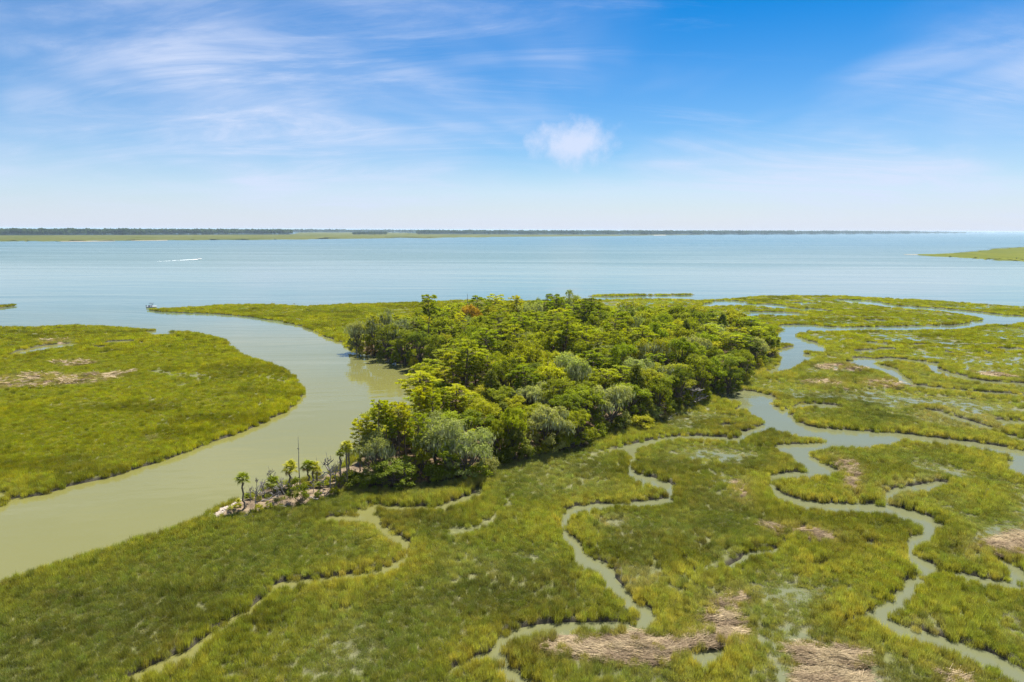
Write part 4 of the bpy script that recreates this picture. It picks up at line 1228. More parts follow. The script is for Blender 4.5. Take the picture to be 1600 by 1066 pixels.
# creek bank at the far left of the wood
S('mossy_oak', 560, 547, 500, 34, 'grey', 'leftmost mossy oak at the creek point of the wood', variant=2)
S('thin_oak', 557, 546, 504, 20, 'grey', 'half-bare pale tree at the creek point', variant=1)
S('shrub', 578, 552, 536, 15, 'rust', 'orange-brown bush on the creek bank')
S('mossy_oak', 586, 550, 486, 36, 'olive', 'tall mossy oak second from the creek point', variant=3)
S('thin_oak', 604, 548, 481, 26, 'grey', 'thin grey crown between the creekside oaks', variant=0)
S('thin_oak', 624, 556, 497, 34, 'grey', 'bare-topped grey tree above the middle of the creek bank', variant=1)
S('oak_tree', 606, 557, 505, 34, 'dark', 'dark oak hanging over the creek bank left of the slender trunks')
S('oak_tree', 632, 565, 512, 40, 'green', 'green oak over the shadowed middle of the creek bank')
S('shrub', 640, 567, 546, 18, 'olive', 'yellowish shrub at the foot of the creek bank')
S('oak_tree', 656, 572, 517, 38, 'dark', 'dark oak below the tallest lone pine')
S('oak_tree', 680, 577, 520, 40, 'green', 'green oak at the inner bend of the creek')
S('shrub', 648, 575, 557, 14, 'gold', 'small golden bush on the muddy creek bank')

# --- the rest of the wood, tree by tree
ZONES = {}


def zone_words(px, d):
    lr = 'left' if px < 760 else ('middle' if px < 960 else 'right')
    fb = 'front' if d < 165 else ('heart' if d < 212 else 'back')
    return lr, fb


def fill_wood():
    W = G_FOREST
    pts = []
    n_try = 0
    x0, y0 = W.min(0); x1, y1 = W.max(0)
    X, Y = RNG.uniform(x0, x1, 12000), RNG.uniform(y0, y1, 12000)
    sd = poly_sd(X, Y, W)
    for x, y, s in zip(X, Y, sd):
        if s < 2.4: continue
        d = math.hypot(x, y)
        r = 4.5 if d < 215 else 5.1
        if any((x - a) ** 2 + (y - b) ** 2 < r * r for a, b, _ in pts): continue
        if any((x - a) ** 2 + (y - b) ** 2 < (0.30 * w + 1.6) ** 2 for a, b, w in ALL_TREES0): continue
        pts.append((x, y, s))
    print('fill trees', len(pts))
    for x, y, s in pts:
        d = math.hypot(x, y); px = 800 + F_PX * x / d
        lr, fb = zone_words(px, d)
        n = float(fbm(np.array([x]), np.array([y]), 26, 201, 2)[0]); u = RNG.uniform()
        hh = 11.3 + 3.2 * (n - .5) + RNG.normal(0, 1.3)
        hh *= 0.72 + 0.28 * min(1, s / 14)
        if d < 140: hh *= 0.82
        if px > 1080: hh *= 0.86
        if px < 720 and d > 180: hh *= 0.82
        if px < 640: hh *= 0.85
        if any(0 < hy - y < 13 and abs(hx - x) < 5 for hx, hy in HERO_PINES): hh *= 0.72
        kind, w = ('oak_tree', RNG.uniform(5.2, 8.4))
        pine_share = .36 if lr == 'left' else (.32 if lr == 'middle' else .20)
        if u < pine_share: kind, w, hh = 'pine_tree', RNG.uniform(4.8, 7.0), hh * RNG.uniform(1.04, 1.28)
        elif u < pine_share + .10: kind, w = 'mossy_oak', RNG.uniform(7, 9)
        elif u < pine_share + .14: kind, w = 'cedar_tree', RNG.uniform(4, 5.5)
        v = RNG.uniform()
        tint = ('green' if v < .42 else 'bright' if v < .62 else 'olive' if v < .82 else 'yellow' if v < .92 else 'dark')
        if d < 140 and px < 720: tint = 'yellow' if v < .5 else 'bright'
        if kind == 'mossy_oak': tint = 'grey' if v < .6 else 'olive'
        if kind == 'cedar_tree': tint = 'dark'
        word = {'green': 'mid-green', 'bright': 'fresh green', 'olive': 'olive-green', 'yellow': 'yellow-green', 'dark': 'dark green', 'grey': 'grey-green'}[tint]
        noun = {'oak_tree': 'leafy tree', 'pine_tree': 'pine', 'mossy_oak': 'mossy oak', 'cedar_tree': 'cedar'}[kind]
        where = {'front': 'near side', 'heart': 'heart', 'back': 'far side'}[fb]
        t = tree(kind, Vector((x, y, surf(x, y))), hh, w, tint, 'tree', f'{word} {noun}s, {where}, {lr} part of the wood')
        ZONES.setdefault((word, noun, where, lr), []).append((px, t))
    nth = 'leftmost second third fourth fifth sixth seventh eighth ninth tenth eleventh twelfth thirteenth fourteenth fifteenth sixteenth seventeenth eighteenth nineteenth twentieth twenty-first twenty-second twenty-third twenty-fourth twenty-fifth twenty-sixth twenty-seventh twenty-eighth'.split()
    for (word, noun, where, lr), ts in ZONES.items():
        ts.sort(key=lambda a: a[0])
        for i, (_, t) in enumerate(ts):
            if len(ts) == 1: t['label'] = f'only {word} {noun} in the {where} of the wood, {lr} part'; continue
            o = nth[0] if i == 0 else ('rightmost' if i == len(ts) - 1 else f'{nth[min(i, 27)]} from left')
            t['label'] = f'{o} of the {word} {noun}s, {where} of the wood, {lr} part'


ALL_TREES0 = list(ALL_TREES)
HERO_PINES = [tuple(stand(px_, py_)[:2]) for px_, py_ in ((671, 556), (728, 640), (708, 646), (757, 598), (824, 655), (936, 620), (1023, 610), (695, 690))]
fill_wood()


def edge_brush():
    """bushes that close the foot of the wood towards the marsh"""
    spots = [(548, 752, 739, 16, 'green', 'green bush under the tall palm'), (640, 751, 735, 20, 'olive', 'small bush beside the sandy gap'), (676, 749, 728, 26, 'dark', 'dark bush left of the wide mossy oak'),
             (752, 742, 722, 22, 'green', 'low bush right of the wide mossy oak'), (786, 719, 703, 18, 'dark', 'low bush left of the dark hollow cedar'), (827, 712, 694, 20, 'green', 'low bush right of the dark hollow cedar'),
             (880, 698, 680, 20, 'olive', 'bush right of the large grey oak in the middle'), (926, 688, 668, 24, 'olive', 'bush left of the brush heap'), (972, 668, 650, 24, 'dark', 'dark bush right of the brush heap'),
             (1046, 642, 622, 22, 'dark', 'dark bush left of the fallen dead tree'), (1098, 622, 604, 20, 'green', 'bush right of the fallen dead tree'), (1150, 603, 586, 18, 'green', 'bush at the shallow ford'),
             (1190, 569, 553, 18, 'green', 'bush below the right-hand mossy oak'), (566, 550, 534, 14, 'olive', 'bush at the creek point'), (596, 558, 542, 16, 'dark', 'dark bush on the creek bank left of the orange mud'),
             (618, 563, 547, 16, 'green', 'bush in the shadowed middle of the creek bank'), (666, 578, 560, 18, 'dark', 'dark bush at the inner bend of the creek')]
    for bx, by, ty, w, ti, lab in spots:
        S('shrub', bx, by, ty, w, ti, lab)
    # a loose hem of bushes along the marsh side
    hem = FOREST[0:20]
    k = 0
    for (ax, ay), (bx, by) in zip(hem[:-1], hem[1:]):
        n = max(1, int(math.hypot(bx - ax, by - ay) / 15))
        for j in range(n):
            f = (j + RNG.uniform(.2, .8)) / n
            x, y = ax + (bx - ax) * f, ay + (by - ay) * f - RNG.uniform(0, 3)
            if 640 < x < 668: continue
            sc = (y - 359) / 330
            ti = ('olive', 'green', 'dark', 'grey')[RNG.integers(0, 4)]
            t = S('shrub', x, y, y - RNG.uniform(13, 24) * sc, RNG.uniform(20, 34) * sc, ti, 'bush', 'bushes hemming the marsh side of the wood')
            t['word'] = {'olive': 'olive', 'green': 'mid-green', 'dark': 'dark green', 'grey': 'grey-green'}[ti]
            HEM.append((x, t))
    HEM.sort(key=lambda a: a[0])
    nth = 'first second third fourth fifth sixth seventh eighth ninth tenth eleventh twelfth thirteenth fourteenth fifteenth sixteenth seventeenth eighteenth nineteenth twentieth twenty-first twenty-second twenty-third twenty-fourth twenty-fifth'.split()
    cnt = {}
    for x, t in HEM:
        w = t['word']; i = cnt[w] = cnt.get(w, -1) + 1; del t['word']
        t['label'] = f'{nth[min(i, 24)]} {w} bush from the left along the marsh side hem of the wood'


HEM = []
edge_brush()


# ------------------------------------------------------------------ the sandy spit: palms, dead trees, driftwood
def spit_palm(bx, by, ty, wpx, tint, label, trunk=True):
    b = stand(bx, by, 0.7)
    d = math.hypot(b.x, b.y)
    z = height_at(b, bx, ty)
    return palm(b, z, wpx * d / F_PX, tint, label, trunk=trunk)


PT = (.21, .24, .012); PY = (.36, .34, .014)
spit_palm(382, 794, 740, 21, PT, 'lone cabbage palm at the near end of the sandy spit')
spit_palm(455, 764, 723, 24, PY, 'yellow cabbage palm just left of the tall bare snag')
spit_palm(482, 758, 720, 20, PT, 'green cabbage palm just right of the tall bare snag')
spit_palm(489, 757, 722, 20, PY, 'yellowish cabbage palm pressed against its greener neighbour')
spit_palm(496, 753, 731, 16, PY, 'short yellow cabbage palm at the right of the palm cluster')
spit_palm(543, 760, 690, 20, PY, 'tallest cabbage palm at the edge of the pine grove')
spit_palm(546, 753, 697, 15, PT, 'slim cabbage palm right behind the tallest palm')
spit_palm(533, 752, 703, 14, PT, 'small-headed cabbage palm left of the tallest palm')
spit_palm(429, 772, 747, 24, PT, 'stout short-trunked cabbage palm among the dead trees')
spit_palm(388, 781, 768, 15, PT, 'low young palm behind the lone cabbage palm', trunk=False)
spit_palm(500, 763, 752, 15, PT, 'low young palm in front of the palm cluster', trunk=False)
spit_palm(557, 753, 741, 20, PY, 'bright yellow low palm at the foot of the grove', trunk=False)
spit_palm(523, 752, 738, 14, PY, 'low yellow palm behind the forked dead tree', trunk=False)
spit_palm(373, 789, 780, 10, PY, 'tiny yellow palm left of the lone cabbage palm', trunk=False)
S('dead_snag', 469, 762, 683, 9, None, 'tall bare snag standing behind the round bush', variant=1, zg=.7)
S('dead_tree', 400, 794, 745, 22, None, 'bleached dead tree right of the lone palm', variant=0, zg=.6)
S('dead_tree', 415, 774, 750, 14, None, 'small dead tree at the water side of the spit', variant=1, zg=.6)
S('dead_tree', 444, 780, 744, 20, None, 'dark dead trunk left of the round bush', variant=2, zg=.6)
S('dead_tree', 425, 770, 728, 20, None, 'twiggy dead tree behind the short palm', variant=3, zg=.6)
S('dead_tree', 517, 767, 706, 32, None, 'large forked dead tree near the grove', variant=3, zg=.6)
S('dead_snag', 496, 758, 714, 8, None, 'thin bare snag behind the palm cluster', variant=0, zg=.6)
S('shrub', 467, 785, 745, 32, 'dark', 'round dark green bush in the middle of the spit', zg=.5, variant=0)
S('shrub', 508, 764, 748, 13, 'green', 'small bush left of the forked dead tree', zg=.6)
S('shrub', 530, 762, 742, 16, 'olive', 'straggly bush between the forked dead tree and tallest palm', zg=.6)
S('shrub', 372, 797, 789, 12, 'olive', 'low bush at the foot of the lone palm', zg=.5)
for _bx, _by, _ty, _w, _k, _ti, _lab in ((392, 788, 757, 14, 'dead_tree', None, 'thin dead tree just right of the lone palm'), (408, 783, 752, 16, 'dead_tree', None, 'crooked dead tree between the bleached one and the water'),
        (436, 784, 757, 16, 'dead_tree', None, 'low dead tree with many twigs left of the dark trunk'), (455, 777, 744, 14, 'dead_tree', None, 'dead tree half hidden by the round bush'), (505, 770, 736, 16, 'dead_tree', None, 'dead tree between the round bush and the forked dead tree'),
        (524, 764, 722, 18, 'dead_tree', None, 'slim dead tree right of the forked dead tree'), (536, 757, 716, 14, 'dead_tree', None, 'dead tree close to the tallest palm'), (490, 772, 748, 14, 'dead_tree', None, 'low dead tree right of the round bush'),
        (405, 799, 788, 14, 'shrub', 'olive', 'low olive bush under the bleached dead tree'), (420, 794, 783, 13, 'shrub', 'green', 'low bush below the white log'), (393, 783, 773, 12, 'shrub', 'green', 'low bush behind the bleached dead tree'),
        (437, 772, 760, 13, 'shrub', 'olive', 'bush right of the stout palm'), (450, 771, 757, 13, 'shrub', 'green', 'bush at the foot of the yellow palm'), (478, 765, 751, 14, 'shrub', 'olive', 'bush at the foot of the green palm'),
        (490, 764, 753, 12, 'shrub', 'yellow', 'yellowish bush under the palm cluster'), (512, 758, 744, 14, 'shrub', 'olive', 'bush behind the forked dead tree'), (540, 752, 736, 16, 'shrub', 'green', 'bush between the tallest palm and the grove'),
        (522, 770, 758, 14, 'shrub', 'yellow', 'yellowish bush at the foot of the forked dead tree'), (497, 776, 765, 12, 'shrub', 'green', 'low bush right of the round bush'), (360, 799, 793, 9, 'shrub', 'yellow', 'small yellow bush on the shell bank')):
    S(_k, _bx, _by, _ty, _w, _ti, _lab, zg=.6)


def log_mesh(L_, r, nb=2):
    q = Q3()
    P = limb(q, (-L_ / 2, 0, r * .6), (L_ / 2, RNG.normal(0, .15 * L_), r * RNG.uniform(.6, 2.5)), r, r * .45, .12, 7, 7)
    for _ in range(nb):
        i = RNG.integers(2, 6); d = np.array([RNG.normal(0, .6), RNG.choice([-1, 1]) * .8, RNG.uniform(.1, .8)])
        limb(q, P[i], P[i] + d * L_ * RNG.uniform(.15, .35), r * .45, r * .15, .15, 4, 5)
    return q.mesh('driftwood_log', M['dead_wood'], True)


for bx, by, L_, r, rz, lab in ((388, 801, 2.6, .10, 2.4, 'grey driftwood log below the lone palm'), (378, 804, 1.8, .08, .3, 'short driftwood log left of the lone palm foot'), (398, 799, 2.4, .09, .8, 'driftwood log under the bleached dead tree'),
                               (410, 796, 2.0, .09, 2.9, 'pale log right of the bleached dead tree'), (424, 785, 2.8, .11, .2, 'white log on the bare sand of the spit'), (440, 791, 3.0, .12, .1, 'grey driftwood pile log left below the round bush'),
                               (447, 789, 2.2, .09, 1.1, 'crossed driftwood log left below the round bush'), (488, 778, 2.4, .10, 2.6, 'log right below the round bush'), (503, 772, 2.2, .08, .5, 'log below the low young palm'),
                               (532, 763, 4.0, .14, .35, 'long dark log below the tallest palm'), (433, 778, 1.8, .07, 1.5, 'thin log beside the dark dead trunk'), (483, 766, 1.6, .08, .9, 'stub log behind the round bush')):
    b = stand(bx, by, .6)
    o = link(bpy.data.objects.new('driftwood_log', log_mesh(L_, r)))
    o.location, o.rotation_euler = b, (0, 0, rz)
    tag(o, lab, 'driftwood', 'driftwood on the spit')
o = link(bpy.data.objects.new('driftwood_log', log_mesh(2.2, .10, 3)))
o.location, o.rotation_euler = ground(593, 571, 0) - Vector((0, 0, .05)), (0, 0, .3)
tag(o, 'branch poking out of the creek off the shaded bank', 'driftwood')
for bx, by, L_, rz, lab in ((560, 548, 4.0, .2, 'dead log lying at the creek point'), (612, 563, 5.0, .5, 'fallen trunk under the shaded creek bank'), (636, 571, 4.5, .35, 'grey fallen trunk below the golden bush'), (663, 578, 4.0, .6, 'brown fallen trunk at the inner bend of the creek')):
    o = link(bpy.data.objects.new('driftwood_log', log_mesh(L_, .2, 3)))
    o.location, o.rotation_euler = stand(bx, by, .4), (0, 0, rz)
    tag(o, lab, 'driftwood', 'fallen trunks along the creek bank')


def brush_heap(bx, by, w, lab):
    q = Q3()
    for _ in range(34):
        a = RNG.uniform(0, 6.28); c = np.array([RNG.normal(0, w * .25), RNG.normal(0, w * .2), 0])
        d = np.array([math.cos(a), math.sin(a) * .6, RNG.uniform(.1, .9)])
        limb(q, c, c + d * RNG.uniform(.6, 1.7), .05, .012, .2, 4, 4)
    o = link(bpy.data.objects.new('brush_heap', q.mesh('brush_heap', M['dead_wood'], True)))
    o.location = stand(bx, by, .8)
    tag(o, lab, 'brush heap', 'heaps of dead brush along the wood edge')


brush_heap(897, 690, 3.4, 'grey brush heap below the olive oak')
brush_heap(920, 691, 3.2, 'brown brush heap right of the olive oak')
brush_heap(963, 665, 4.2, 'heap of dead brush under the speckled grey oak')
brush_heap(1034, 650, 4.0, 'heap of grey branches right of the dark cedar')
brush_heap(1070, 634, 3.6, 'tangle of bleached branches at the foot of the dark oak')


def shells():
    q = Q3()
    W = world_poly([(329, 812), (331, 800), (345, 791), (366, 780), (378, 782), (352, 800), (338, 810)], 'flat')
    x0, y0 = W.min(0); x1, y1 = W.max(0)
    X, Y = RNG.uniform(x0, x1, 900), RNG.uniform(y0, y1, 900)
    k = poly_sd(X, Y, W) > -0.3
    X, Y = X[k], Y[k]; Z = terrain_z(X, Y, fields(X, Y))
    for x, y, z in zip(X, Y, Z):
        if z < -.05: continue
        s = RNG.uniform(.08, .26)
        V = unit(RNG.normal(size=(8, 3)) * .35 + np.array([(i, j, l) for l in (-1, 1) for j in (-1, 1) for i in (-1, 1)])) * s * np.array([1.2, 1, .6]) + np.array([x, y, z + s * .25])
        q.add(V, [(0, 2, 3, 1), (4, 5, 7, 6), (0, 1, 5, 4), (2, 6, 7, 3), (0, 4, 6, 2), (1, 3, 7, 5)])
    tag(link(bpy.data.objects.new('oyster_shells', q.mesh('oyster_shells', M['shell']))), 'pale broken oyster shell bank at the tip of the spit', 'shells', kind='stuff')


shells()


# ------------------------------------------------------------------ boats and birds
def hull_mesh(L_, B, H):
    n, V = 9, []
    for i in range(n):
        t = i / (n - 1)
        w = B / 2 * (1 - max(0, (t - .45) / .55) ** 2.2)
        sh = H * (1 + .35 * t * t); keel = -.15 + .25 * max(0, t - .7) / .3 * H
        x = (t - .5) * L_
        V += [(x, -w, sh), (x, -w * .86, .05), (x, 0, keel), (x, w * .86, .05), (x, w, sh), (x, w * .9, sh - .02), (x, 0, sh * .55), (x, -w * .9, sh - .02)]
    Q = []
    for i in range(n - 1):
        for j in range(8):
            a, b = i * 8 + j, i * 8 + (j + 1) % 8
            Q.append((a, b, b + 8, a + 8))
    q = Q3(); q.add(V, Q + [(0, 7, 6, 2), (2, 6, 5, 4), (0, 2, 1, 1), (2, 4, 3, 3)][:2])
    return q.mesh('hull', M['boat_white'], True)


def boat(loc, rz, L_, label, top):
    t = empty('motor_boat', loc, rz)
    tag(t, label, 'boat')
    link(bpy.data.objects.new('hull', hull_mesh(L_, L_ * .36, L_ * .11)), t)
    q = Q3(); box(q, -.3, .35, -.38, .38, L_ * .06, L_ * .06 + .95)
    c = link(bpy.data.objects.new('console', q.mesh('console', M['boat_white'])), t)
    q = Q3(); box(q, .36, .42, -.34, .34, L_ * .06 + .7, L_ * .06 + 1.25)
    link(bpy.data.objects.new('windscreen', q.mesh('windscreen', M['glass'])), c)
    q = Q3(); box(q, -L_ * .56, -L_ * .5, -.2, .2, .1, L_ * .11 + .55)
    link(bpy.data.objects.new('outboard_motor', q.mesh('outboard_motor', M['boat_dark'])), t)
    if top:
        q = Q3(); box(q, -.9, .9, -.8, .8, 2.05, 2.16)
        ca = link(bpy.data.objects.new('canopy', q.mesh('canopy', M['boat_dark'])), t)
        for sx in (-.8, .8):
            for sy in (-.65, .65):
                q = Q3(); q.tube([(sx, sy, .4), (sx, sy, 2.06)], [.03, .03], 5)
                link(bpy.data.objects.new('canopy_post', q.mesh('canopy_post', M['boat_dark'])), t)
        q = Q3(); box(q, -1.5, -.9, -.5, .5, .35, .95)
        link(bpy.data.objects.new('seat', q.mesh('seat', M['boat_dark'])), t)
    return t


boat(ground(237, 480.3), R(4), 5.0, 'small white boat with dark canopy moored off the marsh point', True)
_b = ground(312, 405.2)
_w = ground(252, 408.3)
boat(_b, math.atan2(_b.y - _w.y, _b.x - _w.x), 7.0, 'white motor boat speeding across the sound', False)


def wake():
    q = Q3()
    a, b = np.array(_b)[:2], np.array(_w)[:2]
    d = (b - a); ln = np.linalg.norm(d); d = d / ln; s = np.array([-d[1], d[0]])
    for i in range(170):
        t = RNG.uniform(0, 1) ** 2.4
        side = RNG.choice([-1, 1]) * (.6 + 3.2 * t) * RNG.uniform(.4, 1.15)
        c = a + d * (2.5 + t * ln) + s * side
        l, w = RNG.uniform(1.2, 4.5), RNG.uniform(.2, .7) * (1.2 - t)
        ang = RNG.normal(0, .12); dd = np.array([d[0] * math.cos(ang) - d[1] * math.sin(ang), d[0] * math.sin(ang) + d[1] * math.cos(ang)]); ss = np.array([-dd[1], dd[0]])
        hz = .06 + .5 * (1 - t) ** 3 * RNG.uniform(.2, 1)
        V = [(*(c - dd * l / 2 - ss * w / 2), .01), (*(c + dd * l / 2 - ss * w / 2), .01), (*(c + dd * l / 2 + ss * w / 2), .01), (*(c - dd * l / 2 + ss * w / 2), .01),
             (*(c - dd * l / 4), hz), (*(c + dd * l / 4), hz)]
        q.add(V, [(0, 1, 5, 4), (2, 3, 4, 5), (1, 2, 5, 5), (3, 0, 4, 4)][:2])
    tag(link(bpy.data.objects.new('boat_wake', q.mesh('boat_wake', M['foam']))), 'white foaming wake behind the speeding motor boat', 'wake', kind='stuff')


wake()


def loft(q, pts, rad, sq=1.0, sides=8):
    q.tube(pts, rad, sides)


def soaring_bird():
    """a dark bird banking over the back of the wood"""
    p = ground(963, 466); d = ray(963, 466.2)
    t = 330 / math.hypot(d.x, d.y)
    loc = CAM_P + d * t
    e = empty('soaring_bird', loc)
    tag(e, 'large dark bird banking over the back of the wood', 'bird')
    q = Q3(); q.tube([(-.42, 0, 0), (-.3, 0, .01), (-.05, 0, .02), (.2, 0, .03), (.34, 0, .05), (.42, 0, .05), (.47, 0, .04)], [.03, .09, .13, .11, .06, .055, .02], 8)
    q.add([(-.4, -.03, 0), (-.4, .03, 0), (-.72, .13, -.01), (-.72, -.13, -.01)], [(0, 1, 2, 3)])
    link(bpy.data.objects.new('body', q.mesh('body', M['feather_dark'], True)), e)
    for s in (-1, 1):
        q = Q3(); V, Q = [], []
        for i, (y, x0, x1, z) in enumerate(((.08, .18, -.22, .04), (.4, .22, -.24, .14), (.75, .16, -.22, .20), (1.0, .02, -.24, .20), (1.1, -.12, -.22, .18))):
            V += [(x0, s * y, z + .02), (x1, s * y, z), ((x0 + x1) / 2, s * y, z + .05)]
        for i in range(4):
            a = i * 3
            Q += [(a, a + 2, a + 5, a + 3), (a + 2, a + 1, a + 4, a + 5), (a, a + 3, a + 4, a + 1)]
        q.add(V, Q); link(bpy.data.objects.new('wing', q.mesh('wing', M['feather_dark'])), e)
    e.rotation_euler = Euler((R(38), R(-8), R(75)), 'XYZ')
    e.rotation_mode = 'XYZ'
    e.matrix_world = Matrix.Translation(loc) @ Matrix.Rotation(R(80), 4, 'Z') @ Matrix.Rotation(R(-42), 4, 'X')


soaring_bird()


def egret(bx, by, lab):
    b = stand(bx, by, .4)
    e = empty('egret', b, R(200))
    tag(e, lab, 'bird')
    q = Q3(); q.tube([(-.32, 0, .52), (-.15, 0, .62), (.05, 0, .68), (.16, 0, .74), (.17, 0, .86), (.11, 0, .95), (.13, 0, 1.03), (.20, 0, 1.05), (.26, 0, 1.04)], [.02, .1, .11, .06, .03, .027, .03, .032, .012], 8)
    link(bpy.data.objects.new('body', q.mesh('body', M['feather_white'], True)), e)
    q = Q3(); q.tube([(.25, 0, 1.04), (.4, 0, 1.02)], [.012, .003], 5); link(bpy.data.objects.new('beak', q.mesh('beak', M['beak'])), e)
    for s in (-.04, .04):
        q = Q3(); q.tube([(-.05, s, .6), (-.02, s, .3), (-.06, s, -.1)], [.014, .01, .01], 5); link(bpy.data.objects.new('leg', q.mesh('leg', M['boat_dark'])), e)


egret(1065.5, 636, 'white egret standing in the grass below the fallen dead tree')


# ------------------------------------------------------------------ far shores
def strip_land(name, top, bot, z, mat, label, rough=1.0, n=240):
    """low land between two outlines seen in the picture: a raised sheet with a rough top and sides"""
    tx = np.linspace(top[0][0], top[-1][0], n)
    ty = np.interp(tx, [p[0] for p in top], [p[1] for p in top]); by = np.interp(tx, [p[0] for p in bot], [p[1] for p in bot])
    rows = []
    m = 14
    A = np.array([ground(x, y, z)[:2] for x, y in zip(tx, ty)]); B = np.array([ground(x, y, 0)[:2] for x, y in zip(tx, by)])
    for j in range(m):
        f = j / (m - 1)
        P = B + (A - B) * f
        if j in (0, m - 1): P = P + (np.column_stack([vnoise(tx * .5, tx * 0 + j, 5), vnoise(tx * .5, tx * 0 + j + 9, 6)]) - .5) * np.linalg.norm(A - B, axis=1)[:, None] * .10 * rough
        zz = np.where(np.full(n, 0 < j < m - 1), z * (.8 + .4 * RNG.uniform(size=n)), -.3)
        rows.append(np.column_stack([P, zz]))
    V = np.concatenate(rows); idx = np.arange(m * n).reshape(m, n)
    Q = np.stack([idx[:-1, :-1], idx[:-1, 1:], idx[1:, 1:], idx[1:, :-1]], -1).reshape(-1, 4)
    return tag(link(bpy.data.objects.new(name, quads_mesh(name, V, Q, mat, True))), label, 'marsh', kind='structure')


def far_marsh_mat(name, a, b, scale):
    m, nt, N, L, out = new_mat(name)
    p = N('ShaderNodeBsdfPrincipled'); L(p.outputs[0], out.inputs[0]); p.inputs['Roughness'].default_value = 1.0
    p.inputs['Specular IOR Level'].default_value = 0.05
    tc = N('ShaderNodeTexCoord'); mp = N('ShaderNodeMapping'); mp.inputs['Scale'].default_value = (scale, scale * .35, 1)
    L(tc.outputs['Object'], mp.inputs[0])
    n = N('ShaderNodeTexNoise'); n.inputs['Scale'].default_value = 1; n.inputs['Detail'].default_value = 7; n.inputs['Roughness'].default_value = .65
    L(mp.outputs[0], n.inputs['Vector'])
    r = N('ShaderNodeMapRange'); r.inputs[1].default_value, r.inputs[2].default_value = .35, .65; L(n.outputs[0], r.inputs[0])
    x = N('ShaderNodeMix'); x.data_type = 'RGBA'; L(r.outputs[0], x.inputs['Factor']); x.inputs[6].default_value = (*a, 1); x.inputs[7].default_value = (*b, 1)
    L(x.outputs[2], p.inputs['Base Color'])
    return m


M['far_marsh'] = far_marsh_mat('far_marsh', (.062, .074, .007), (.105, .107, .022), .006)
M['near_marsh'] = far_marsh_mat('sound_marsh', (.072, .088, .004), (.125, .132, .010), .03)
M['sand'] = plain_mat('sand', (.24, .205, .14), .95, .02, .2)
strip_land('far_marsh', [(-700, 369), (-300, 368.6), (0, 367.5), (400, 366.5), (452, 366), (475, 363.0), (560, 363.0), (640, 363.4), (665, 365.6), (700, 365.8), (820, 366.5), (960, 366.6), (1100, 366.4)],
           [(-700, 384), (-300, 380), (0, 377.5), (95, 377.3), (262, 375.6), (400, 375), (550, 373), (700, 371.6), (800, 370.3), (900, 369.3), (1025, 368), (1100, 367)], 1.0, M['far_marsh'], 'olive marsh along the far left shore')
strip_land('sound_marsh', [(1434, 397.3), (1460, 396.8), (1488, 395.3), (1525, 392.5), (1562, 388), (1600, 385.5), (1800, 376), (2000, 372)],
           [(1434, 399), (1462, 401), (1500, 402.5), (1537, 405.3), (1560, 407), (1582, 408), (1600, 408.5), (1800, 414), (2000, 420)], .8, M['near_marsh'], 'marsh point reaching into the sound on the right')
strip_land('sand_bar', [(1412, 397.7), (1430, 397.4), (1462, 397.3)], [(1412, 398.1), (1430, 398.5), (1462, 398.2)], .3, M['sand'], 'pale sand bar at the tip of the right marsh point', n=40)
strip_land('sand_bar', [(95, 376.9), (130, 376.6), (180, 376.5)], [(95, 377.7), (130, 377.8), (180, 377.2)], 1.2, M['sand'], 'pale beach on the far left shore', n=40)
strip_land('sand_bar', [(205, 375.9), (262, 374.9)], [(205, 376.5), (262, 376.0)], 1.2, M['sand'], 'thin pale beach right of the far left beach', n=40)
strip_land('sand_bar', [(1022, 367.2), (1040, 367.2)], [(1022, 368.2), (1040, 368.1)], 1.5, M['sand'], 'small pale beach on the far middle shore', n=20)


def far_crown():
    q = Q3()
    for j in range(9):
        d = unit(RNG.normal(size=3)); d[2] = abs(d[2])
        clump(q, d * np.array([.30, .30, .40]) + np.array([0, 0, .30]), .26, .28, 40, .22, .5, float(RNG.uniform(.2, .8)), .9)
    q.tube([(0, 0, -.02), (0, 0, .55)], [.03, .02], 5, .1)
    return q


def far_wood(name, bands, label):
    """bands: (x0, x1, y_front at x0, y_front at x1, depth, top row at x0, at x1, n)"""
    protos = [(far_crown(), 0) for _ in range(4)]
    P, S_, T_ = [], [], []
    for x0, x1, y0, y1, dep, t0, t1, n in bands:
        u = RNG.uniform(0, 1, n); f = RNG.uniform(0, 1, n) ** 1.5
        for a, b in zip(u, f):
            x = x0 + (x1 - x0) * a
            g = ground(x, y0 + (y1 - y0) * a + .25 * math.sin(a * 40), 1.0)
            r = math.hypot(g.x, g.y); k = 1 + b * dep / r
            g2 = Vector((g.x * k, g.y * k, .8))
            h = height_at(g2, x, t0 + (t1 - t0) * a) - .8
            h = max(h, 9.0) * (.80 + .24 * float(vnoise(np.array([x * .09]), np.array([b * 3.]), 9)[0])) * RNG.uniform(.86, 1.06)
            w = max(9.0, min(h * .8, 26)) * RNG.uniform(.8, 1.4)
            P.append(g2); S_.append((w, w, h))
            c = np.array((.055, .095, .036) if RNG.uniform() < .5 else (.075, .112, .032)) * RNG.uniform(.8, 1.15)
            T_.append(c)
    n = len(P)
    RO = np.column_stack([np.zeros(n), np.zeros(n), RNG.uniform(0, 6.28, n)])
    m = leaf_mat(name, 'instancer', .3, 0)
    tag(scatter_object(name, protos, np.array(P), RNG.integers(0, 4, n), np.array(S_), RO, np.array(T_), [m]), label, 'wood', kind='stuff')


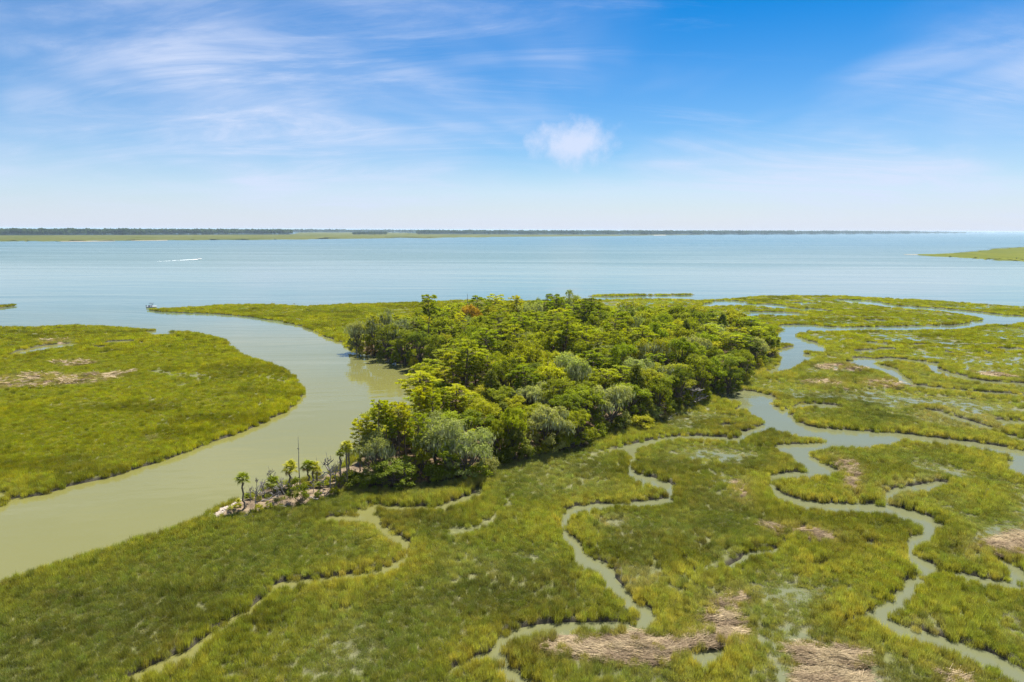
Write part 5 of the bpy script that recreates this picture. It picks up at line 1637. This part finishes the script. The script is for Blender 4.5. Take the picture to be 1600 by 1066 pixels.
far_wood('far_wood', [(-320, 455, 368.6, 366.4, 700, 355.6, 357.6, 2600), (430, 680, 363.2, 363.6, 1500, 357.6, 359.0, 900), (552, 605, 366.9, 366.6, 160, 361.2, 361.6, 90), (605, 655, 365.0, 365.0, 100, 363.0, 363.2, 14),
                      (652, 1010, 366.0, 366.6, 900, 358.9, 359.9, 1700)], 'dark green woods lining the far left shore')
far_wood('far_wood', [(1000, 1240, 366.7, 366.3, 900, 359.9, 360.2, 1300), (1235, 1420, 366.2, 365.4, 1400, 360.2, 361.0, 1000), (1415, 1508, 365.2, 364.6, 1500, 361.0, 362.3, 420), (1500, 1900, 363.9, 365.4, 2000, 362.4, 363.6, 500)], 'low dark woods lining the far right shore')


def far_house(x0, x1, yb, yt, label, storeys):
    """pale waterfront block: walls, roof and rows of windows"""
    a, b = ground(x0, yb, .5), ground(x1, yb, .5)
    w = (b - a).length; rz = math.atan2(b.y - a.y, b.x - a.x)
    mid = (a + b) / 2
    h = max(8.0, height_at(mid, (x0 + x1) / 2, yt))
    e = empty('waterfront_building', (mid.x, mid.y, .5), rz)
    tag(e, label, 'building')
    dp = min(w * .35, 30)
    q = Q3(); box(q, -w / 2, w / 2, 0, dp, 0, h * .78); link(bpy.data.objects.new('wall', q.mesh('wall', M['house_white'])), e)
    q = Q3(); o = 1.0
    q.add([(-w / 2 - o, -o, h * .78), (w / 2 + o, -o, h * .78), (w / 2 - dp * .2, dp / 2, h), (-w / 2 + dp * .2, dp / 2, h), (-w / 2 - o, dp + o, h * .78), (w / 2 + o, dp + o, h * .78)],
          [(0, 1, 2, 3), (5, 4, 3, 2), (0, 3, 4, 4), (1, 5, 2, 2)][:2])
    link(bpy.data.objects.new('roof', q.mesh('roof', M['house_roof'])), e)
    for s in range(storeys):
        for i in range(5):
            x = -w / 2 + (i + .5) * w / 5; z0 = h * .78 * (s + .3) / storeys; z1 = h * .78 * (s + .75) / storeys
            q = Q3(); box(q, x - w * .05, x + w * .05, -.12, .1, z0, z1); link(bpy.data.objects.new('window', q.mesh('window', M['glass'])), e)


far_house(464, 480, 362.0, 359.2, 'long white building on the far left shore', 2)
far_house(1120, 1127, 364.3, 361.4, 'left one of two pale buildings in the far right woods', 2)
far_house(1128.5, 1135, 364.3, 361.6, 'right one of two pale buildings in the far right woods', 2)


# ------------------------------------------------------------------ summer haze over the sound
def haze():
    V = [(x, y, z) for z in (-2.0, 48.0) for y in (-4000, 111000) for x in (-91000, 91000)]
    me = bpy.data.meshes.new('haze')
    me.from_pydata(V, [], [(0, 2, 3, 1), (4, 5, 7, 6), (0, 1, 5, 4), (2, 6, 7, 3), (0, 4, 6, 2), (1, 3, 7, 5)])
    m, nt, N, L, out = new_mat('haze')
    v = N('ShaderNodeVolumePrincipled')
    v.inputs['Color'].default_value = (.66, .86, 1, 1)
    v.inputs['Density'].default_value = HAZE
    v.inputs['Anisotropy'].default_value = .2
    L(v.outputs[0], out.inputs['Volume'])
    me.materials.append(m)
    tag(link(bpy.data.objects.new('haze', me)), 'thin bluish summer haze over the sound', 'haze', kind='stuff')


HAZE = 0.00004
if HAZE: haze()
